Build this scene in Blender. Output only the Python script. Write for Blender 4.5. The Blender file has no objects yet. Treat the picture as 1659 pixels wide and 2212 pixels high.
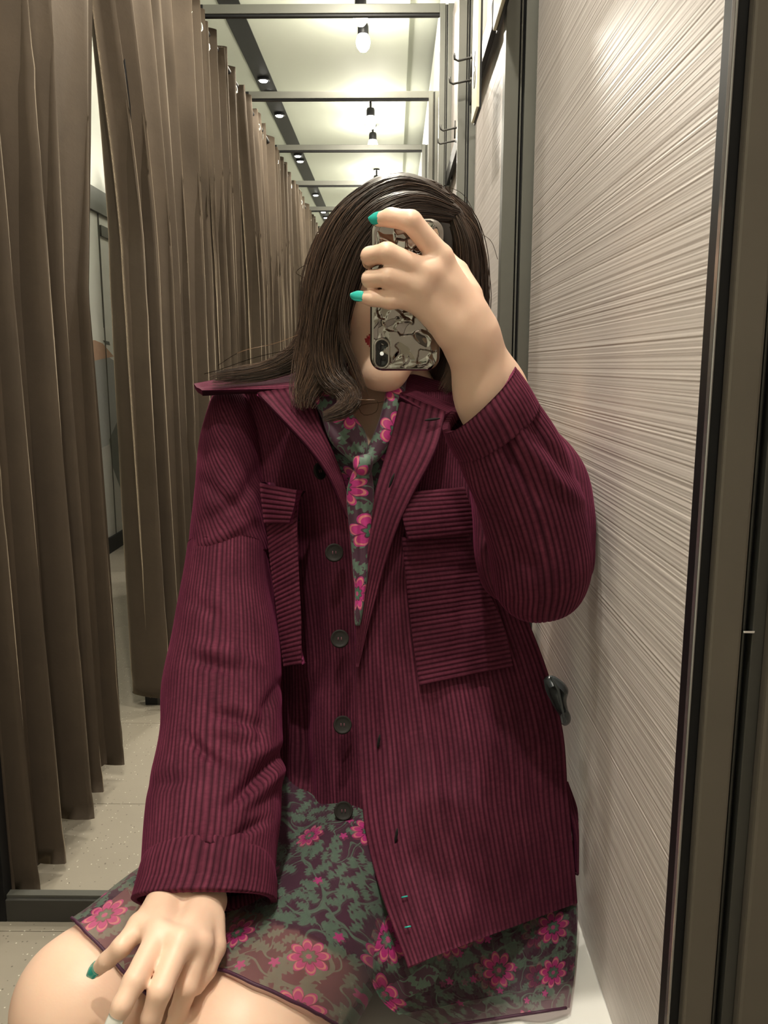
import bpy, bmesh, math, random
import numpy as np
from mathutils import Vector, Matrix, noise as mnoise

random.seed(7)
rng = np.random.default_rng(7)
scene = bpy.context.scene
COL = scene.collection

# ------------------------------------------------------------------ camera
CAMH = 1.10
FPX = 1790.0
cam_d = bpy.data.cameras.new('camera')
cam = bpy.data.objects.new('camera', cam_d)
COL.objects.link(cam)
cam.location = (0, 0, CAMH)
cam.rotation_euler = (math.radians(80.0), 0, math.radians(0.65))
cam_d.sensor_fit = 'HORIZONTAL'
cam_d.sensor_width = 36.0
cam_d.lens = 36.0 * FPX / 1659.0
cam_d.clip_start = 0.02
scene.camera = cam

# ------------------------------------------------------------------ world, exposure
world = bpy.data.worlds.new('world')
scene.world = world
world.use_nodes = True
world.node_tree.nodes['Background'].inputs[0].default_value = (0.9, 0.95, 0.85, 1)
world.node_tree.nodes['Background'].inputs[1].default_value = 0.02
vs = scene.view_settings
vs.view_transform = 'Standard'
vs.look = 'None'
vs.exposure = 0.42
vs.gamma = 1.0
vs.use_curve_mapping = False
LAMP_W = 46.0
LAMP_COL = (1.0, 0.93, 0.80)

# ------------------------------------------------------------------ projection helpers (photo pixel + real depth -> point)
_R = np.array(cam.rotation_euler.to_matrix())
_C = np.array([0, 0, CAMH])


def ray(px, py):
    v = np.stack([(np.asarray(px, float) - 829.5) / FPX, -(np.asarray(py, float) - 1106.0) / FPX,
                  -np.ones_like(np.asarray(px, float))], -1)
    return v @ _R.T


def W(px, py, d):
    v = ray(px, py)
    return _C + v * (np.asarray(d, float) / v[..., 1])[..., None]


def Wz(px, py, z):
    """point on the ray at height z (relative to the camera)"""
    v = ray(px, py)
    return _C + v * (np.asarray(z, float) / v[..., 2])[..., None]


def pix(P):
    q = (np.asarray(P, float) - _C) @ _R
    return 829.5 - FPX * q[..., 0] / q[..., 2], 1106.0 + FPX * q[..., 1] / q[..., 2]


# ------------------------------------------------------------------ object helpers
def tag(o, label=None, cat=None, group=None, kind=None):
    if label: o['label'] = label
    if cat: o['category'] = cat
    if group: o['group'] = group
    if kind: o['kind'] = kind
    return o


def empty(name, loc=(0, 0, 0)):
    o = bpy.data.objects.new(name, None)
    o.empty_display_size = 0.05
    o.location = loc
    COL.objects.link(o)
    return o


def link(name, me, mat=None, parent=None, smooth=True):
    if mat is not None and not me.materials:
        for m in (mat if isinstance(mat, (list, tuple)) else [mat]):
            me.materials.append(m)
    if smooth:
        me.polygons.foreach_set('use_smooth', np.ones(len(me.polygons), bool))
    o = bpy.data.objects.new(name, me)
    COL.objects.link(o)
    if parent is not None:
        o.parent = parent
        # parts are modelled in world space: undo the parent's offset
        o.matrix_parent_inverse = Matrix.Translation(-Vector(parent_offset(parent)))
    return o


def parent_offset(p):
    v = Vector(p.location)
    while p.parent is not None:
        p = p.parent
        v = v + Vector(p.location) if False else v
    return v


def mesh_np(name, V, F, uv=None):
    me = bpy.data.meshes.new(name)
    V = np.asarray(V, np.float32)
    F = np.asarray(F, np.int32)
    k = F.shape[1]
    me.vertices.add(len(V))
    me.vertices.foreach_set('co', V.ravel())
    me.loops.add(F.size)
    me.loops.foreach_set('vertex_index', F.ravel())
    me.polygons.add(len(F))
    me.polygons.foreach_set('loop_start', np.arange(len(F), dtype=np.int32) * k)
    me.polygons.foreach_set('loop_total', np.full(len(F), k, np.int32))
    if uv is not None:
        l = me.uv_layers.new(name='UVMap')
        l.data.foreach_set('uv', np.asarray(uv, np.float32)[F.ravel()].ravel())
    me.update(calc_edges=True)
    me.validate()
    return me


class MB:
    """collects boxes, tubes and lathes into one mesh"""

    def __init__(self):
        self.v = []
        self.f = []
        self.mi = []

    def add(self, v, f, mi=0):
        o = len(self.v)
        self.v += [tuple(map(float, p)) for p in v]
        self.f += [tuple(i + o for i in q) for q in f]
        self.mi += [mi] * len(f)
        return self

    def box(self, x0, x1, y0, y1, z0, z1, mi=0, bev=0.0):
        b = min(bev, (x1 - x0) * .45, (y1 - y0) * .45, (z1 - z0) * .45)
        if b <= 0:
            v = [(x, y, z) for z in (z0, z1) for y in (y0, y1) for x in (x0, x1)]
            f = [(0, 2, 3, 1), (4, 5, 7, 6), (0, 1, 5, 4), (2, 6, 7, 3), (0, 4, 6, 2), (1, 3, 7, 5)]
            return self.add(v, f, mi)
        bm = bmesh.new()
        bmesh.ops.create_cube(bm, size=1)
        for p in bm.verts:
            p.co = Vector(((x0 + x1) / 2 + p.co.x * (x1 - x0), (y0 + y1) / 2 + p.co.y * (y1 - y0),
                           (z0 + z1) / 2 + p.co.z * (z1 - z0)))
        bmesh.ops.bevel(bm, geom=bm.edges[:], offset=b, segments=2, affect='EDGES', profile=.6)
        return self.bm(bm, mi)

    def bm(self, bm, mi=0):
        bm.verts.index_update()
        self.add([v.co for v in bm.verts], [[v.index for v in f.verts] for f in bm.faces], mi)
        bm.free()
        return self

    def tube(self, pts, r, n=10, mi=0, cap=True):
        pts = [Vector(p) for p in pts]
        rs = r if isinstance(r, (list, tuple)) else [r] * len(pts)
        t0 = (pts[1] - pts[0]).normalized()
        a = t0.orthogonal().normalized()
        V = []
        for i, p in enumerate(pts):
            t = (pts[min(i + 1, len(pts) - 1)] - pts[max(i - 1, 0)]).normalized()
            a = (a - t * a.dot(t)).normalized()
            b = t.cross(a)
            for k in range(n):
                q = 2 * math.pi * k / n
                V.append(p + (a * math.cos(q) + b * math.sin(q)) * rs[i])
        F = []
        for i in range(len(pts) - 1):
            for k in range(n):
                k2 = (k + 1) % n
                F.append((i * n + k, i * n + k2, (i + 1) * n + k2, (i + 1) * n + k))
        if cap:
            F.append(tuple(range(n - 1, -1, -1)))
            F.append(tuple((len(pts) - 1) * n + k for k in range(n)))
        return self.add(V, F, mi)

    def lathe(self, prof, M=Matrix(), n=28, mi=0):
        """prof: (radius, height) list, turned about local z, placed by M"""
        V, F = [], []
        for (r, h) in prof:
            for k in range(n):
                q = 2 * math.pi * k / n
                V.append(M @ Vector((r * math.cos(q), r * math.sin(q), h)))
        for i in range(len(prof) - 1):
            for k in range(n):
                k2 = (k + 1) % n
                F.append((i * n + k, i * n + k2, (i + 1) * n + k2, (i + 1) * n + k))
        return self.add(V, F, mi)

    def build(self, name, mat, parent=None, smooth=False):
        me = bpy.data.meshes.new(name)
        me.from_pydata(self.v, [], self.f)
        for m in (mat if isinstance(mat, (list, tuple)) else [mat]):
            me.materials.append(m)
        me.polygons.foreach_set('material_index', np.array(self.mi, np.int32))
        me.update()
        o = link(name, me, None, parent, smooth)
        return o


def copy_tree(o, dx=(0, 0, 0), parent=None):
    c = o.copy()
    COL.objects.link(c)
    if parent is None:
        c.location = Vector(o.location) + Vector(dx)
    else:
        c.parent = parent
    for ch in list(o.children):
        copy_tree(ch, dx, c)
    return c


# ------------------------------------------------------------------ material helpers
class NT:
    def __init__(self, name):
        self.m = bpy.data.materials.new(name)
        self.m.use_nodes = True
        self.t = self.m.node_tree
        self.b = self.t.nodes['Principled BSDF']
        self.out = self.t.nodes['Material Output']

    def n(self, typ, **kw):
        x = self.t.nodes.new(typ)
        for k, v in kw.items(): setattr(x, k, v)
        return x

    def l(self, a, b):
        self.t.links.new(a, b)

    def put(self, sock, v):
        if v is None: return
        if hasattr(v, 'is_output'):
            self.l(v, sock)
        else:
            sock.default_value = v

    def M(self, op, a, b=None, c=None):
        x = self.n('ShaderNodeMath', operation=op)
        self.put(x.inputs[0], a); self.put(x.inputs[1], b); self.put(x.inputs[2], c)
        return x.outputs[0]

    def V(self, op, a, b=None):
        x = self.n('ShaderNodeVectorMath', operation=op)
        self.put(x.inputs[0], a); self.put(x.inputs[1], b)
        return x.outputs['Value'] if op in ('LENGTH', 'DOT_PRODUCT', 'DISTANCE') else x.outputs[0]

    def mix(self, f, a, b):
        x = self.n('ShaderNodeMix', data_type='RGBA')
        self.put(x.inputs[0], f)
        self.put(x.inputs[6], a if hasattr(a, 'is_output') else (*a, 1))
        self.put(x.inputs[7], b if hasattr(b, 'is_output') else (*b, 1))
        return x.outputs[2]

    def ramp(self, f, stops):
        x = self.n('ShaderNodeValToRGB')
        e = x.color_ramp.elements
        while len(e) < len(stops): e.new(0.5)
        for k, (p, c) in zip(e, stops):
            k.position = p
            k.color = (*c, 1)
        self.l(f, x.inputs[0])
        return x.outputs[0]

    def noise(self, vec, scale, detail=3, rough=.5, dim='3D', dist=0.0):
        x = self.n('ShaderNodeTexNoise', noise_dimensions=dim)
        if vec is not None: self.l(vec, x.inputs['Vector'])
        x.inputs['Scale'].default_value = scale
        x.inputs['Detail'].default_value = detail
        x.inputs['Roughness'].default_value = rough
        x.inputs['Distortion'].default_value = dist
        return x.outputs[0]

    def vscale(self, vec, s):
        x = self.n('ShaderNodeMapping')
        self.l(vec, x.inputs[0])
        x.inputs['Scale'].default_value = s
        return x.outputs[0]

    def obj(self): return self.n('ShaderNodeTexCoord').outputs['Object']

    def uv(self): return self.n('ShaderNodeTexCoord').outputs['UV']

    def bump(self, h, strength=.3, dist=.001):
        x = self.n('ShaderNodeBump')
        x.inputs['Strength'].default_value = strength
        x.inputs['Distance'].default_value = dist
        self.l(h, x.inputs['Height'])
        self.l(x.outputs[0], self.b.inputs['Normal'])

    def set(self, **kw):
        for k, v in kw.items():
            s = self.b.inputs[k.replace('_', ' ')]
            if isinstance(v, tuple) and len(v) == 3: v = (*v, 1)
            self.put(s, v)
        return self


def simple(name, col, rough=.6, metal=0.0, var=.12, scale=30., bump=0.0, **kw):
    t = NT(name)
    nz = t.noise(t.obj(), scale, 4)
    lo = tuple(c * (1 - var) for c in col)
    hi = tuple(min(1, c * (1 + var)) for c in col)
    t.set(Base_Color=t.mix(nz, lo, hi), Roughness=rough, Metallic=metal, **kw)
    if bump: t.bump(t.noise(t.obj(), scale * 4, 4), bump, .002)
    return t.m


def emis(name, col, strength):
    t = NT(name)
    t.set(Base_Color=(.8, .8, .8), Roughness=.4)
    t.b.inputs['Emission Color'].default_value = (*col, 1)
    t.b.inputs['Emission Strength'].default_value = strength
    return t.m


MAT = {}
MAT['metal'] = simple('frame metal', (.13, .13, .112), .42, .4, .12, 12, .05)
MAT['black'] = simple('black metal', (.006, .006, .007), .45, 0, .2, 20, **{'Specular_IOR_Level': .25})
MAT['dark_rail'] = simple('dark rail metal', (.05, .048, .042), .5, .3, .15, 20)
MAT['edge'] = simple('mirror glass edge', (.34, .33, .33), .18, .8, .06, 10)
MAT['post_brown'] = simple('brown grey frame metal', (.115, .098, .080), .5, .3, .1, 15)
MAT['white_paint'] = simple('white wall paint', (.80, .81, .74), .55, 0, .03, 3, .04)
MAT['ceiling'] = simple('ceiling paint', (.43, .455, .385), .7, 0, .03, 2, .03)
MAT['ceil_grey'] = simple('grey ceiling edge paint', (.38, .40, .35), .7, 0, .05, 2)
MAT['bench'] = simple('white bench laminate', (.86, .85, .81), .3, 0, .02, 4)
MAT['chrome'] = simple('chrome', (.75, .76, .76), .12, 1, .04, 30)
MAT['plate'] = simple('cream sign plate', (.78, .74, .55), .4, 0, .04, 10)
MAT['ink'] = simple('black ink', (.02, .02, .018), .5, 0, .1, 30)
MAT['bulb'] = emis('lamp glow', (1, .95, .82), 60)
MAT['downlight'] = emis('downlight glow', (1, .97, .92), 14)

# floor vinyl with fine flecks
t = NT('speckled vinyl')
oc = t.obj()
base = t.mix(t.noise(oc, 5, 5), (.255, .225, .178), (.33, .295, .235))
v1 = t.n('ShaderNodeTexVoronoi'); t.l(oc, v1.inputs['Vector']); v1.inputs['Scale'].default_value = 110
fl = t.M('MULTIPLY', t.M('LESS_THAN', v1.outputs['Distance'], .16), t.M('GREATER_THAN', t.n('ShaderNodeSeparateColor').outputs[0], -1))
sc_ = t.n('ShaderNodeSeparateColor'); t.l(v1.outputs['Color'], sc_.inputs[0])
fl = t.M('MULTIPLY', t.M('LESS_THAN', v1.outputs['Distance'], .18), t.M('GREATER_THAN', sc_.outputs[0], .72))
dk = t.M('MULTIPLY', t.M('LESS_THAN', v1.outputs['Distance'], .2), t.M('LESS_THAN', sc_.outputs[0], .2))
c = t.mix(fl, base, (.62, .58, .50))
c = t.mix(dk, c, (.14, .12, .10))
t.set(Base_Color=c, Roughness=.42)
t.bump(t.noise(oc, 180, 3), .12, .001)
MAT['floor'] = t.m
MAT['joint'] = simple('floor joint', (.13, .115, .095), .7)

# right wall panel: combed striations are geometry; the material gives sheen and faint tint
t = NT('combed wall panel')
oc = t.obj()
c = t.mix(t.noise(t.vscale(oc, (1, .6, 220)), 1.0, 4, .6), (.56, .50, .47), (.68, .62, .58))
t.set(Base_Color=c, Roughness=.42)
t.b.inputs['Specular IOR Level'].default_value = .4
t.bump(t.noise(t.vscale(oc, (1, .5, 500)), 1.0, 3, .6), .25, .0008)
MAT['panel'] = t.m

# curtain velvet
t = NT('brown curtain velvet')
oc = t.obj()
c = t.mix(t.noise(oc, 7, 5, .6), (.034, .023, .0135), (.068, .047, .028))
t.set(Base_Color=c, Roughness=.85)
t.b.inputs['Sheen Weight'].default_value = .35
t.b.inputs['Sheen Roughness'].default_value = .35
t.b.inputs['Sheen Tint'].default_value = (.9, .72, .5, 1)
t.bump(t.noise(oc, 22, 5, .6), .35, .004)
MAT['curtain'] = t.m

# corduroy: u across the wales (in wales), v along
t = NT('burgundy corduroy')
uv = t.uv()
sx = t.n('ShaderNodeSeparateXYZ'); t.l(uv, sx.inputs[0])
fr = t.M('FRACT', sx.outputs[0])
ridge = t.M('SUBTRACT', 1.0, t.M('ABSOLUTE', t.M('SUBTRACT', t.M('MULTIPLY', fr, 2), 1)))  # 1 on the wale, 0 in the groove
rub = t.noise(t.vscale(uv, (1.3, .05, 1)), 1.0, 3, .65)
mot = t.noise(t.vscale(uv, (.8, 1.4, 1)), 1.0, 3, .6)
rub = t.M('MULTIPLY', t.M('ADD', rub, t.M('MULTIPLY', mot, .5)), .8)
rub = t.M('MULTIPLY', t.M('MAXIMUM', t.M('SUBTRACT', rub, .30), 0.0), 3.2)
patch = t.noise(t.obj(), 16, 4, .6)
pile = t.mix(t.M('MULTIPLY', rub, patch), (.041, .0056, .0140), (.180, .036, .068))
c = t.mix(t.M('POWER', ridge, .6), (.018, .003, .007), pile)
t.set(Base_Color=c, Roughness=.8)
t.b.inputs['Sheen Weight'].default_value = .18
t.b.inputs['Sheen Roughness'].default_value = .4
t.b.inputs['Sheen Tint'].default_value = (.8, .12, .35, 1)
t.b.inputs['Specular IOR Level'].default_value = .12
t.bump(t.noise(t.obj(), 900, 2), .3, .0006)
MAT['cord'] = t.m
MAT['lining'] = simple('dark lining', (.018, .006, .010), .8)
MAT['button'] = simple('dark horn button', (.014, .012, .010), .55, 0, .25, 60, **{'Specular_IOR_Level': .15})
MAT['thread'] = simple('thread', (.16, .05, .07), .8)
MAT['dark'] = simple('dark hole', (.006, .004, .004), .9)


def floral(name, sheer=0.0):
    t = NT(name)
    uv = t.uv()
    wob = t.n('ShaderNodeTexNoise', noise_dimensions='2D'); t.l(uv, wob.inputs['Vector']); wob.inputs['Scale'].default_value = 30
    uvw = t.V('ADD', uv, t.V('MULTIPLY', t.V('SUBTRACT', wob.outputs['Color'], (.5, .5, .5)), (.006, .006, 0)))

    def cells(scale, rnd, vec):
        v = t.n('ShaderNodeTexVoronoi', voronoi_dimensions='2D')
        t.l(vec, v.inputs['Vector'])
        v.inputs['Scale'].default_value = scale
        v.inputs['Randomness'].default_value = rnd
        d = t.V('SUBTRACT', vec, v.outputs['Position'])
        s = t.n('ShaderNodeSeparateXYZ'); t.l(d, s.inputs[0])
        r = t.M('SQRT', t.M('ADD', t.M('MULTIPLY', s.outputs[0], s.outputs[0]), t.M('MULTIPLY', s.outputs[1], s.outputs[1])))
        a = t.M('ARCTAN2', s.outputs[1], s.outputs[0])
        c = t.n('ShaderNodeSeparateColor'); t.l(v.outputs['Color'], c.inputs[0])
        return r, a, c.outputs, s.outputs

    col = t.mix(t.noise(uv, 40, 3), (.040, .010, .026), (.075, .020, .048))
    green = t.mix(t.noise(uv, 160, 2), (.060, .105, .078), (.125, .185, .140))
    # winding stems
    for sc, th in ((17, .012), (29, .011)):
        nz = t.noise(uvw, sc, 1, .4, '2D')
        col = t.mix(t.M('LESS_THAN', t.M('ABSOLUTE', t.M('SUBTRACT', nz, .5)), th), col, green)
    # serrated leaves, two layers
    for sc, L, Wd, thr in ((50, .0112, .0060, .25), (64, .0085, .0046, .38)):
        r, a, c, s = cells(sc, .95, uv)
        aa = t.M('ADD', a, t.M('MULTIPLY', c[0], 6.28))
        lx = t.M('DIVIDE', t.M('MULTIPLY', r, t.M('COSINE', aa)), L)
        ly = t.M('DIVIDE', t.M('MULTIPLY', r, t.M('SINE', aa)), Wd)
        ser = t.M('MULTIPLY', t.M('SINE', t.M('MULTIPLY', lx, 13)), .30)
        e = t.M('ADD', t.M('ADD', t.M('MULTIPLY', lx, lx), t.M('ABSOLUTE', ly)), ser)
        m = t.M('MULTIPLY', t.M('LESS_THAN', e, .85), t.M('GREATER_THAN', c[1], thr))
        col = t.mix(m, col, green)
        vein = t.M('MULTIPLY', m, t.M('LESS_THAN', t.M('ABSOLUTE', ly), .10))
        col = t.mix(vein, col, (.085, .15, .105))
    # small buds
    r, a, c, s = cells(31, .9, uv)
    m = t.M('MULTIPLY', t.M('LESS_THAN', r, t.M('MULTIPLY', t.M('ADD', .8, t.M('MULTIPLY', t.M('COSINE', t.M('MULTIPLY', a, 5)), .25)), .0048)), t.M('GREATER_THAN', c[0], .62))
    col = t.mix(m, col, (.45, .035, .20))
    # large blooms
    r, a, c, s = cells(14.5, .55, uv)
    npet = t.M('ADD', 6.0, t.M('FLOOR', t.M('MULTIPLY', c[0], 4.0)))
    pet = t.M('ABSOLUTE', t.M('COSINE', t.M('MULTIPLY', t.M('ADD', a, c[1]), t.M('MULTIPLY', npet, .5))))
    R = t.M('MULTIPLY', t.M('ADD', .62, t.M('MULTIPLY', pet, .38)), t.M('ADD', .0165, t.M('MULTIPLY', c[2], .0075)))
    q = t.M('DIVIDE', r, R)
    inner = t.mix(t.noise(uv, 220, 2), (.34, .010, .13), (.56, .030, .24))
    flower = t.mix(t.M('LESS_THAN', t.M('ABSOLUTE', t.M('SUBTRACT', q, .86)), .055), inner, (.62, .20, .20))
    flower = t.mix(t.M('LESS_THAN', pet, .20), flower, (.20, .012, .08))
    flower = t.mix(t.M('LESS_THAN', q, .44), flower, (.10, .016, .05))
    flower = t.mix(t.M('LESS_THAN', q, .36), flower, (.055, .15, .095))
    flower = t.mix(t.M('LESS_THAN', q, .15), flower, (.50, .06, .20))
    m = t.M('MULTIPLY', t.M('LESS_THAN', q, 1.0), t.M('GREATER_THAN', c[1], .10))
    col = t.mix(m, col, flower)
    t.set(Base_Color=col, Roughness=.62)
    t.b.inputs['Sheen Weight'].default_value = .15
    t.bump(t.noise(t.vscale(uv, (1, .15, 1)), 1500, 2), .2, .0004)
    if sheer > 0:
        tr = t.n('ShaderNodeBsdfTransparent')
        tr.inputs[0].default_value = (.85, .72, .74, 1)
        mx = t.n('ShaderNodeMixShader')
        # the woven motifs are denser than the ground chiffon
        dens = t.M('SUBTRACT', sheer, t.M('MULTIPLY', t.n('ShaderNodeRGBToBW').outputs[0], 0))
        mx.inputs[0].default_value = sheer
        t.l(t.b.outputs[0], mx.inputs[1]); t.l(tr.outputs[0], mx.inputs[2])
        t.l(mx.outputs[0], t.out.inputs[0])
    return t.m


MAT['floral'] = floral('floral chiffon')
MAT['floral_sheer'] = floral('sheer floral chiffon', .42)
MAT['hem'] = simple('plum hem piping', (.055, .012, .035), .6)

# skin
t = NT('skin')
oc = t.obj()
c = t.mix(t.noise(oc, 14, 4), (.76, .52, .385), (.85, .615, .475))
c = t.mix(t.M('MULTIPLY', t.noise(oc, 45, 3), .22), c, (.80, .36, .26))
t.set(Base_Color=c, Roughness=.46)
t.b.inputs['Subsurface Weight'].default_value = .18
t.b.inputs['Subsurface Radius'].default_value = (.012, .004, .002)
t.b.inputs['Subsurface Scale'].default_value = 1.0
t.bump(t.noise(oc, 420, 3), .12, .0006)
MAT['skin'] = t.m
MAT['lips'] = simple('red lips', (.45, .022, .035), .35, 0, .15, 120)
MAT['teal'] = simple('teal nail polish', (.03, .42, .36), .22, 0, .05, 60)
MAT['white_nail'] = simple('white nail polish', (.85, .84, .80), .22, 0, .03, 60)
MAT['eye_white'] = simple('eye white', (.8, .78, .74), .2)
MAT['iris'] = simple('dark iris', (.03, .018, .012), .15)

# hair
t = NT('dark brown hair')
at = t.n('ShaderNodeAttribute'); at.attribute_name = 'strand'
c = t.ramp(at.outputs['Fac'], [(0, (.016, .009, .006)), (.4, (.045, .025, .016)), (.75, (.11, .062, .036)), (1, (.24, .135, .072))])
t.set(Base_Color=c, Roughness=.38)
t.b.inputs['Specular IOR Level'].default_value = .6
t.b.inputs['Coat Weight'].default_value = .1
MAT['hair'] = t.m

# crinkled silver phone case
t = NT('crinkled silver case')
t.set(Base_Color=(.33, .31, .285), Roughness=.05, Metallic=1.0)
MAT['case'] = t.m
MAT['lens'] = simple('black camera glass', (.004, .004, .005), .08, 0, .1, 20)
MAT['flash'] = emis('flash lens', (1, 1, .85), .35)
MAT['grey_bag'] = simple('dark grey glossy leather', (.085, .10, .108), .25, 0, .12, 40)
MAT['black_bag'] = simple('black leather', (.010, .010, .011), .3, 0, .2, 50)
MAT['grey_cloth'] = simple('grey cotton', (.34, .35, .33), .8, 0, .08, 50, .1)
MAT['pale_cloth'] = simple('pale grey cotton', (.46, .46, .42), .8, 0, .06, 50, .1)
MAT['gold'] = simple('thin gold chain', (.75, .5, .25), .25, 1)

# ================================================================== THE SETTING
D0, L = 0.41, 1.08          # first mirror plane, spacing of the cubicle frames
NF = 12
XW, XC = 0.238, -0.78       # right wall, curtain line
ZF, ZC = -1.10, 1.90        # floor, ceiling (relative to the camera height)
DEND, DBEG = 13.2, -1.9


def Z(z): return z + CAMH


# floor: base slab plus separate vinyl tiles
fl = MB().box(-2.2, .40, DBEG, DEND, Z(ZF) - .06, Z(ZF) - .004).build('floor', MAT['joint'])
tag(fl, 'grey speckled vinyl tile floor running through the fitting cubicles', 'floor', kind='structure')
tile_mesh = None
TD, TW = .484, 1.94
ys = np.arange(1.945 - TD * 8, DEND - .2, TD)
ti = 0
for j, y in enumerate(ys):
    for i, x0 in enumerate((-1.70,)):
        if tile_mesh is None:
            o = MB().box(0, TW - .002, 0, TD - .0016, -.004, 0, bev=.0004).build('floor_tile', MAT['floor'], fl)
            tile_mesh = o
        else:
            o = tile_mesh.copy(); COL.objects.link(o)
        o.location = (x0, y, Z(ZF))
        ti += 1

ce = MB()
ce.box(-2.2, .085, DBEG, DEND, Z(ZC), Z(ZC) + .06, 0)
ce.box(.085, .40, DBEG, DEND, Z(ZC) + .03, Z(ZC) + .06, 1)
ce = ce.build('ceiling', [MAT['ceiling'], MAT['ceil_grey']])
tag(ce, 'pale greenish white painted ceiling above the cubicle row', 'ceiling', kind='structure')

wr = MB().box(XW + .006, XW + .10, DBEG, DEND, Z(ZF), Z(ZC)).build('wall_right', MAT['white_paint'])
tag(wr, 'white wall behind the combed cubicle panels', 'wall', kind='structure')


# combed panels: a fresh ridge profile per row, slowly changing along the wall
def comb_panel(y0, y1, z0, z1, seed, step=.0007, cols=12):
    r = np.random.default_rng(seed)
    nz = int((z1 - z0) / step)
    zz = np.linspace(z0, z1, nz)
    h = np.zeros((cols, nz))
    for sc, amp in ((1.4, .45), (2.4, .42), (4.5, .14)):
        n = max(4, int((z1 - z0) / (step * sc)))
        for ccol, wgt in ((0, 1), (1, 1)):
            k0 = r.normal(0, 1, n)
            a = np.interp(np.linspace(0, n - 1, nz), np.arange(n), k0)
            wv = np.linspace(1, 0, cols) if ccol == 0 else np.linspace(0, 1, cols)
            wv = .35 + .65 * wv
            h += amp * wv[:, None] * a[None] * .7
    h = np.clip(h, -1.4, 1.4) * .00027
    h[:, :3] = 0; h[:, -3:] = 0
    yy = np.linspace(y0, y1, cols)
    V = np.zeros((cols, nz, 3))
    V[..., 0] = XW - .002 + h
    V[..., 1] = yy[:, None]
    V[..., 2] = Z(0) + zz[None]
    F = grid_faces(cols, nz)
    return V.reshape(-1, 3), F


def grid_faces(a, b, wrap_a=False, flip=False):
    i = np.arange(a if wrap_a else a - 1)[:, None]
    j = np.arange(b - 1)[None]
    i2 = (i + 1) % a
    F = np.stack(np.broadcast_arrays(i * b + j, i2 * b + j, i2 * b + j + 1, i * b + j + 1), -1).reshape(-1, 4)
    return F[:, ::-1] if flip else F


for k in range(-1, 5):
    y0 = D0 + L * k + .03
    y1 = D0 + L * (k + 1) - .012
    V, F = comb_panel(y0, y1, -.6935 if k == 0 else -1.04, 1.40, 100 + k, .0007 if k < 1 else .002)
    link('wall_panel', mesh_np('wall_panel', V, F), MAT['panel'], wr)

wl = MB().box(-1.76, -1.70, DBEG, DEND, Z(ZF), Z(ZC))
wl = wl.build('wall_left', MAT['white_paint'])
tag(wl, 'white corridor wall seen through the gaps between curtains', 'wall', kind='structure')
MB().box(-1.70, -1.68, 3.6, 8.0, Z(.86), Z(.99)).build('lintel_band', MAT['metal'], wl)
for y in (4.05, 4.95, 5.9):
    MB().box(-1.70, -1.692, y, y + .005, Z(ZF), Z(.86)).build('panel_joint', MAT['metal'], wl)
MB().box(-1.70, -1.686, 4.97, 5.88, Z(.74), Z(.80)).build('door_head', MAT['metal'], wl)
tag(MB().box(-1.70, -1.682, DBEG, DEND, Z(ZF), Z(ZF) + .09).build('baseboard_left', MAT['black']),
    'black skirting along the white corridor wall', 'baseboard', kind='structure')
tag(MB().box(-2.2, .40, DEND, DEND + .06, Z(ZF), Z(ZC)).build('wall_back', MAT['white_paint']),
    'white end wall of the cubicle row', 'wall', kind='structure')
tag(MB().box(-2.2, .40, DBEG - .06, DBEG, Z(ZF), Z(ZC)).build('wall_front', MAT['white_paint']),
    'white wall closing the cubicle row', 'wall', kind='structure')


# ------------------------------------------------------------------ cubicle frames
def frame_parts(root, d):
    y0, y1 = d - .002, d + .030
    zt = Z(1.44)
    # right post: two flat strips with a dark channel between them
    p = MB()
    p.box(XW - .020, XW + .006, y0, y1, Z(ZF), zt, 0, .001)
    p.box(XW - .053, XW - .030, y0, y1, Z(ZF), zt, 0, .001)
    p.box(XW - .030, XW - .020, y0 + .012, y1, Z(ZF), zt, 1)
    p.box(XW - .027, XW - .0245, y0 + .004, y1, Z(ZF), zt, 0)
    p.build('post', [MAT['metal'], MAT['black']], root)
    q = MB()
    q.box(-.815, -.775, y0, y1, Z(ZF), zt, 0, .001)
    q.build('post', [MAT['black']], root)
    q = MB()
    q.box(-.775, XW - .053, y0, y1, Z(1.405), zt, 0, .002)
    q.box(-.775, XW - .053, y0 + .006, y1 - .004, Z(1.396), Z(1.405), 1)
    q.build('top_rail', [MAT['metal'], MAT['black']], root)
    q = MB()
    q.box(-.775, XW - .053, y0, y1, Z(ZF), Z(-1.052), 0, .002)
    q.box(-.775, XW - .053, y0 + .008, y1 - .006, Z(-1.052), Z(-1.046), 1)
    q.build('bottom_rail', [MAT['dark_rail'], MAT['metal']], root)


def first_frame():
    root = empty('partition_frame', (0, 0, 0))
    frame_parts(root, 0)
    return root


fr0 = first_frame()
ordn = ['first', 'second', 'third', 'fourth', 'fifth']
for k in range(1, NF):
    o = fr0 if k == 1 else copy_tree(fr0)
    o.location = (0, D0 + L * k, 0)
    for ch in o.children: pass
    if k == 1:
        lab = 'dark metal cubicle frame directly behind the seated woman'
    elif k == 2:
        lab = 'dark metal cubicle frame with bottom rail beside the curtain gap'
    else:
        lab = 'dark metal cubicle frame farther along the row with thin top rail'
    tag(o, lab, 'frame', 'metal frames along the cubicle row')

# the mirror frame that cuts the view on the right
mf = empty('mirror_frame', (0, D0, 0))
tag(mf, 'dark brown metal mirror frame post with bright glass edge beside the combed wall panel', 'frame')
zb, zt = Z(ZF), Z(1.44)


def strip(name, x0, x1, dy0, dy1, mat, bev=.0006):
    return MB().box(x0, x1, D0 + dy0, D0 + dy1, zb, zt, 0, bev).build(name, mat, mf)


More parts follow.
